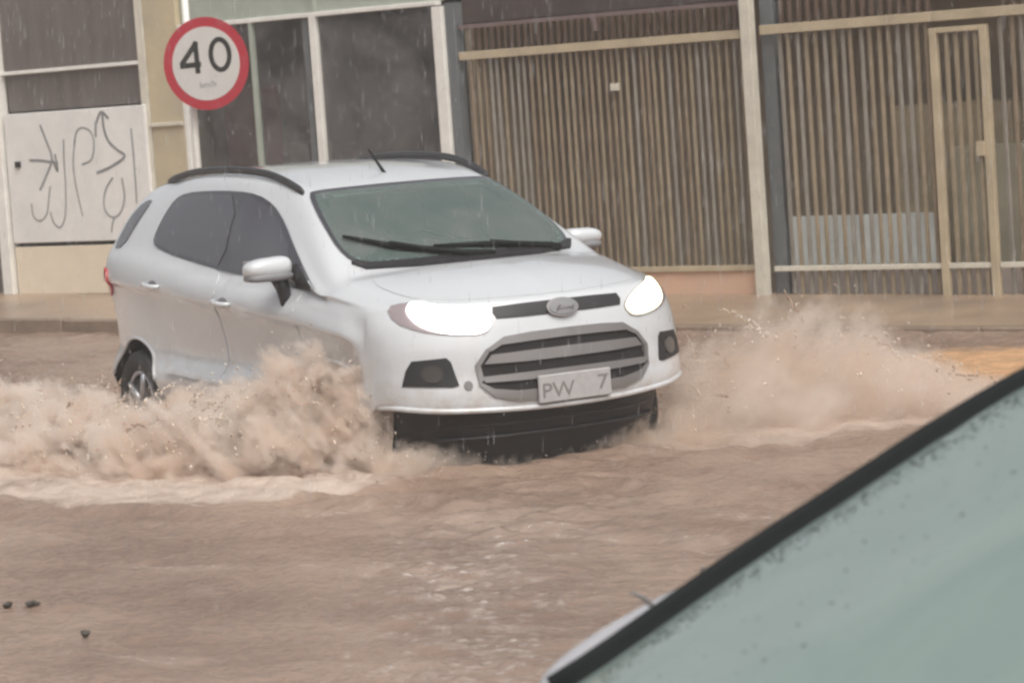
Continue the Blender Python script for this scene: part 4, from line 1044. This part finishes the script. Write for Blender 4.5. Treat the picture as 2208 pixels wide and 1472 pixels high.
def droplets(name, info, n, parent, rmax, seed, lift=1.0, ropes=0):
    o, ang, Ln, Wf, Hf = info; g = np.random.default_rng(seed)
    ico = [(0, 0, 1), (.9, 0, 0), (0, .9, 0), (-.9, 0, 0), (0, -.9, 0), (0, 0, -1)]; fi_ = [(0, 1, 2), (0, 2, 3), (0, 3, 4), (0, 4, 1), (5, 2, 1), (5, 3, 2), (5, 4, 3), (5, 1, 4)]
    V, F, MI = [], [], []
    def drop(c, r, dr, st, mi):
        b0 = len(V)
        for p_ in ico:
            p2 = Vector(p_) * r; V.append(c + p2 + dr * (p2.dot(dr) * (st - 1)))
        F.extend([tuple(b0 + i for i in f) for f in fi_]); MI.extend([mi] * 8)
    for k in range(n):
        x = g.random() * Ln; a = math.pi * (.05 + .9 * g.random()); q = .70 + abs(g.normal(0, .20)) * lift
        c = Vector((x, Wf(x) * q * math.cos(a), max(.01, Hf(x) * q * math.sin(a))))
        drop(c, .002 + g.random() ** 4 * rmax, Vector((-.9, 0, .5)).normalized() if g.random() < .6 else Vector((.3, 0, 1)).normalized(), 1 + g.random() * 1.8, int(g.random() < .35))
    for k in range(ropes):      # strings of drops flung along short arcs
        x = g.random() * Ln * .95; a = math.pi * (.15 + .7 * g.random()); q = .55 + g.random() * .3
        c = Vector((x, Wf(x) * q * math.cos(a), max(.02, Hf(x) * q * math.sin(a))))
        v = Vector((-.9 + g.normal(0, .5), math.cos(a) * .9 - .2, .9 + g.normal(0, .35))); L_ = .06 + .16 * g.random(); mi = int(g.random() < .45); r0 = .004 + .007 * g.random()
        m_ = int(10 + g.random() * 14)
        for i in range(m_):
            tt = i / m_ * L_
            p_ = c + v * tt + Vector((0, 0, -2.2)) * tt * tt + Vector(g.normal(0, .006, 3))
            drop(p_, r0 * (1 - .6 * i / m_) * (.5 + g.random()), (v + Vector((0, 0, -4.4)) * tt).normalized(), 1.5 + g.random() * 2, mi)
    d = mesh_obj(name, V, F, M['drop'], o, True); d.data.materials.append(M['drop2']); d.data.polygons.foreach_set('material_index', MI); tag(d, kind='stuff'); return d
M['drop2'] = mat('brown_droplet', (.40, .29, .22), rough=.25)
s1 = spray('near_spray', (1.27, -1.30), (-3.4, -1.50),
           [(0, .16), (.35, .36), (.9, .44), (2.0, .55), (3.2, .70), (4.67, .75)],
           [(0, .42), (.25, .66), (.65, .70), (1.1, .50), (1.8, .40), (2.7, .44), (3.5, .50), (4.67, .45)],
           36., (.955, .895, .84), 'dense muddy spray thrown from the wheels along the near side of the white car', 3.0, 4.4, 1.05, 1.0)
droplets('spray_droplets', s1, 4000, s1[0], .006, 5, 1.0, 130)
s2 = spray('far_spray', (1.72, .12), (3.6, 2.30),
           [(0, .14), (.5, .42), (1.2, .55), (2.0, .55), (2.878, .3)],
           [(0, .42), (.4, .62), (.8, .76), (1.1, .70), (1.45, .40), (1.9, .16), (2.878, .05)],
           6.5, (.955, .89, .83), 'thin fan of muddy spray thrown out beyond the far front wheel', 8.0, 3.4, 1.6, .9)
droplets('spray_droplets', s2, 900, s2[0], .005, 9, 1.0, 22)
s3 = spray('front_spray', (1.24, -1.66), (2.10, .24), [(0, .14), (.5, .15), (1.2, .14), (2.08, .14)], [(0, .26), (.4, .17), (1.0, .15), (1.6, .20), (2.08, .34)],
           16.0, (.95, .88, .81), 'thin low mist and broken water under the front bumper of the white car', 14.0, 5.0, 1.4, 1.2)
droplets('spray_droplets', s3, 500, s3[0], .003, 12, 1.0, 0)

# ------------------------------------------------------------------ falling rain
g = np.random.default_rng(77); V, F = [], []
for k in range(6500):
    t_ = 4 + 19 * math.sqrt(g.random()); sp = t_ * .19
    c = Vector((10.07, -11.65, 0)) + Vector((-.617, .787, 0)) * t_ + Vector((.787, .617, 0)) * g.uniform(-sp, sp) * 1.6
    if c.y > 6.9: continue
    z = g.uniform(.3, 3.2); l = .025 + .05 * g.random(); r0 = .0008 + .0008 * g.random(); b0 = len(V); sl = Vector((.06 * l, 0, l))
    V += [c + Vector((r0, 0, z)), c + Vector((-r0 * .5, r0 * .87, z)), c + Vector((-r0 * .5, -r0 * .87, z)), c + Vector((0, 0, z)) + sl, c + Vector((0, 0, z - r0 * 3))]
    F += [(b0, b0 + 1, b0 + 3), (b0 + 1, b0 + 2, b0 + 3), (b0 + 2, b0, b0 + 3), (b0 + 1, b0, b0 + 4), (b0 + 2, b0 + 1, b0 + 4), (b0, b0 + 2, b0 + 4)]
M['rain'] = mat('rain_drop', (.75, .76, .78), rough=.1, alpha=.30)
tag(mesh_obj('falling_rain', V, F, M['rain'], None, True), kind='stuff')

# ------------------------------------------------------------------ rainy air
hz = box('haze', (-106, -106, -1.2), (106, 106, 5.0), None, None, 0)
hm = bpy.data.materials.new('rain_haze'); hm.use_nodes = True; t = hm.node_tree; t.nodes.clear()
ho = t.nodes.new('ShaderNodeOutputMaterial'); hv = t.nodes.new('ShaderNodeVolumePrincipled'); hv.inputs['Color'].default_value = (.93, .92, .92, 1)
hv.inputs['Density'].default_value = 0.0030; t.links.new(hv.outputs[0], ho.inputs['Volume']); hz.data.materials.append(hm)
tag(hz, kind='stuff')
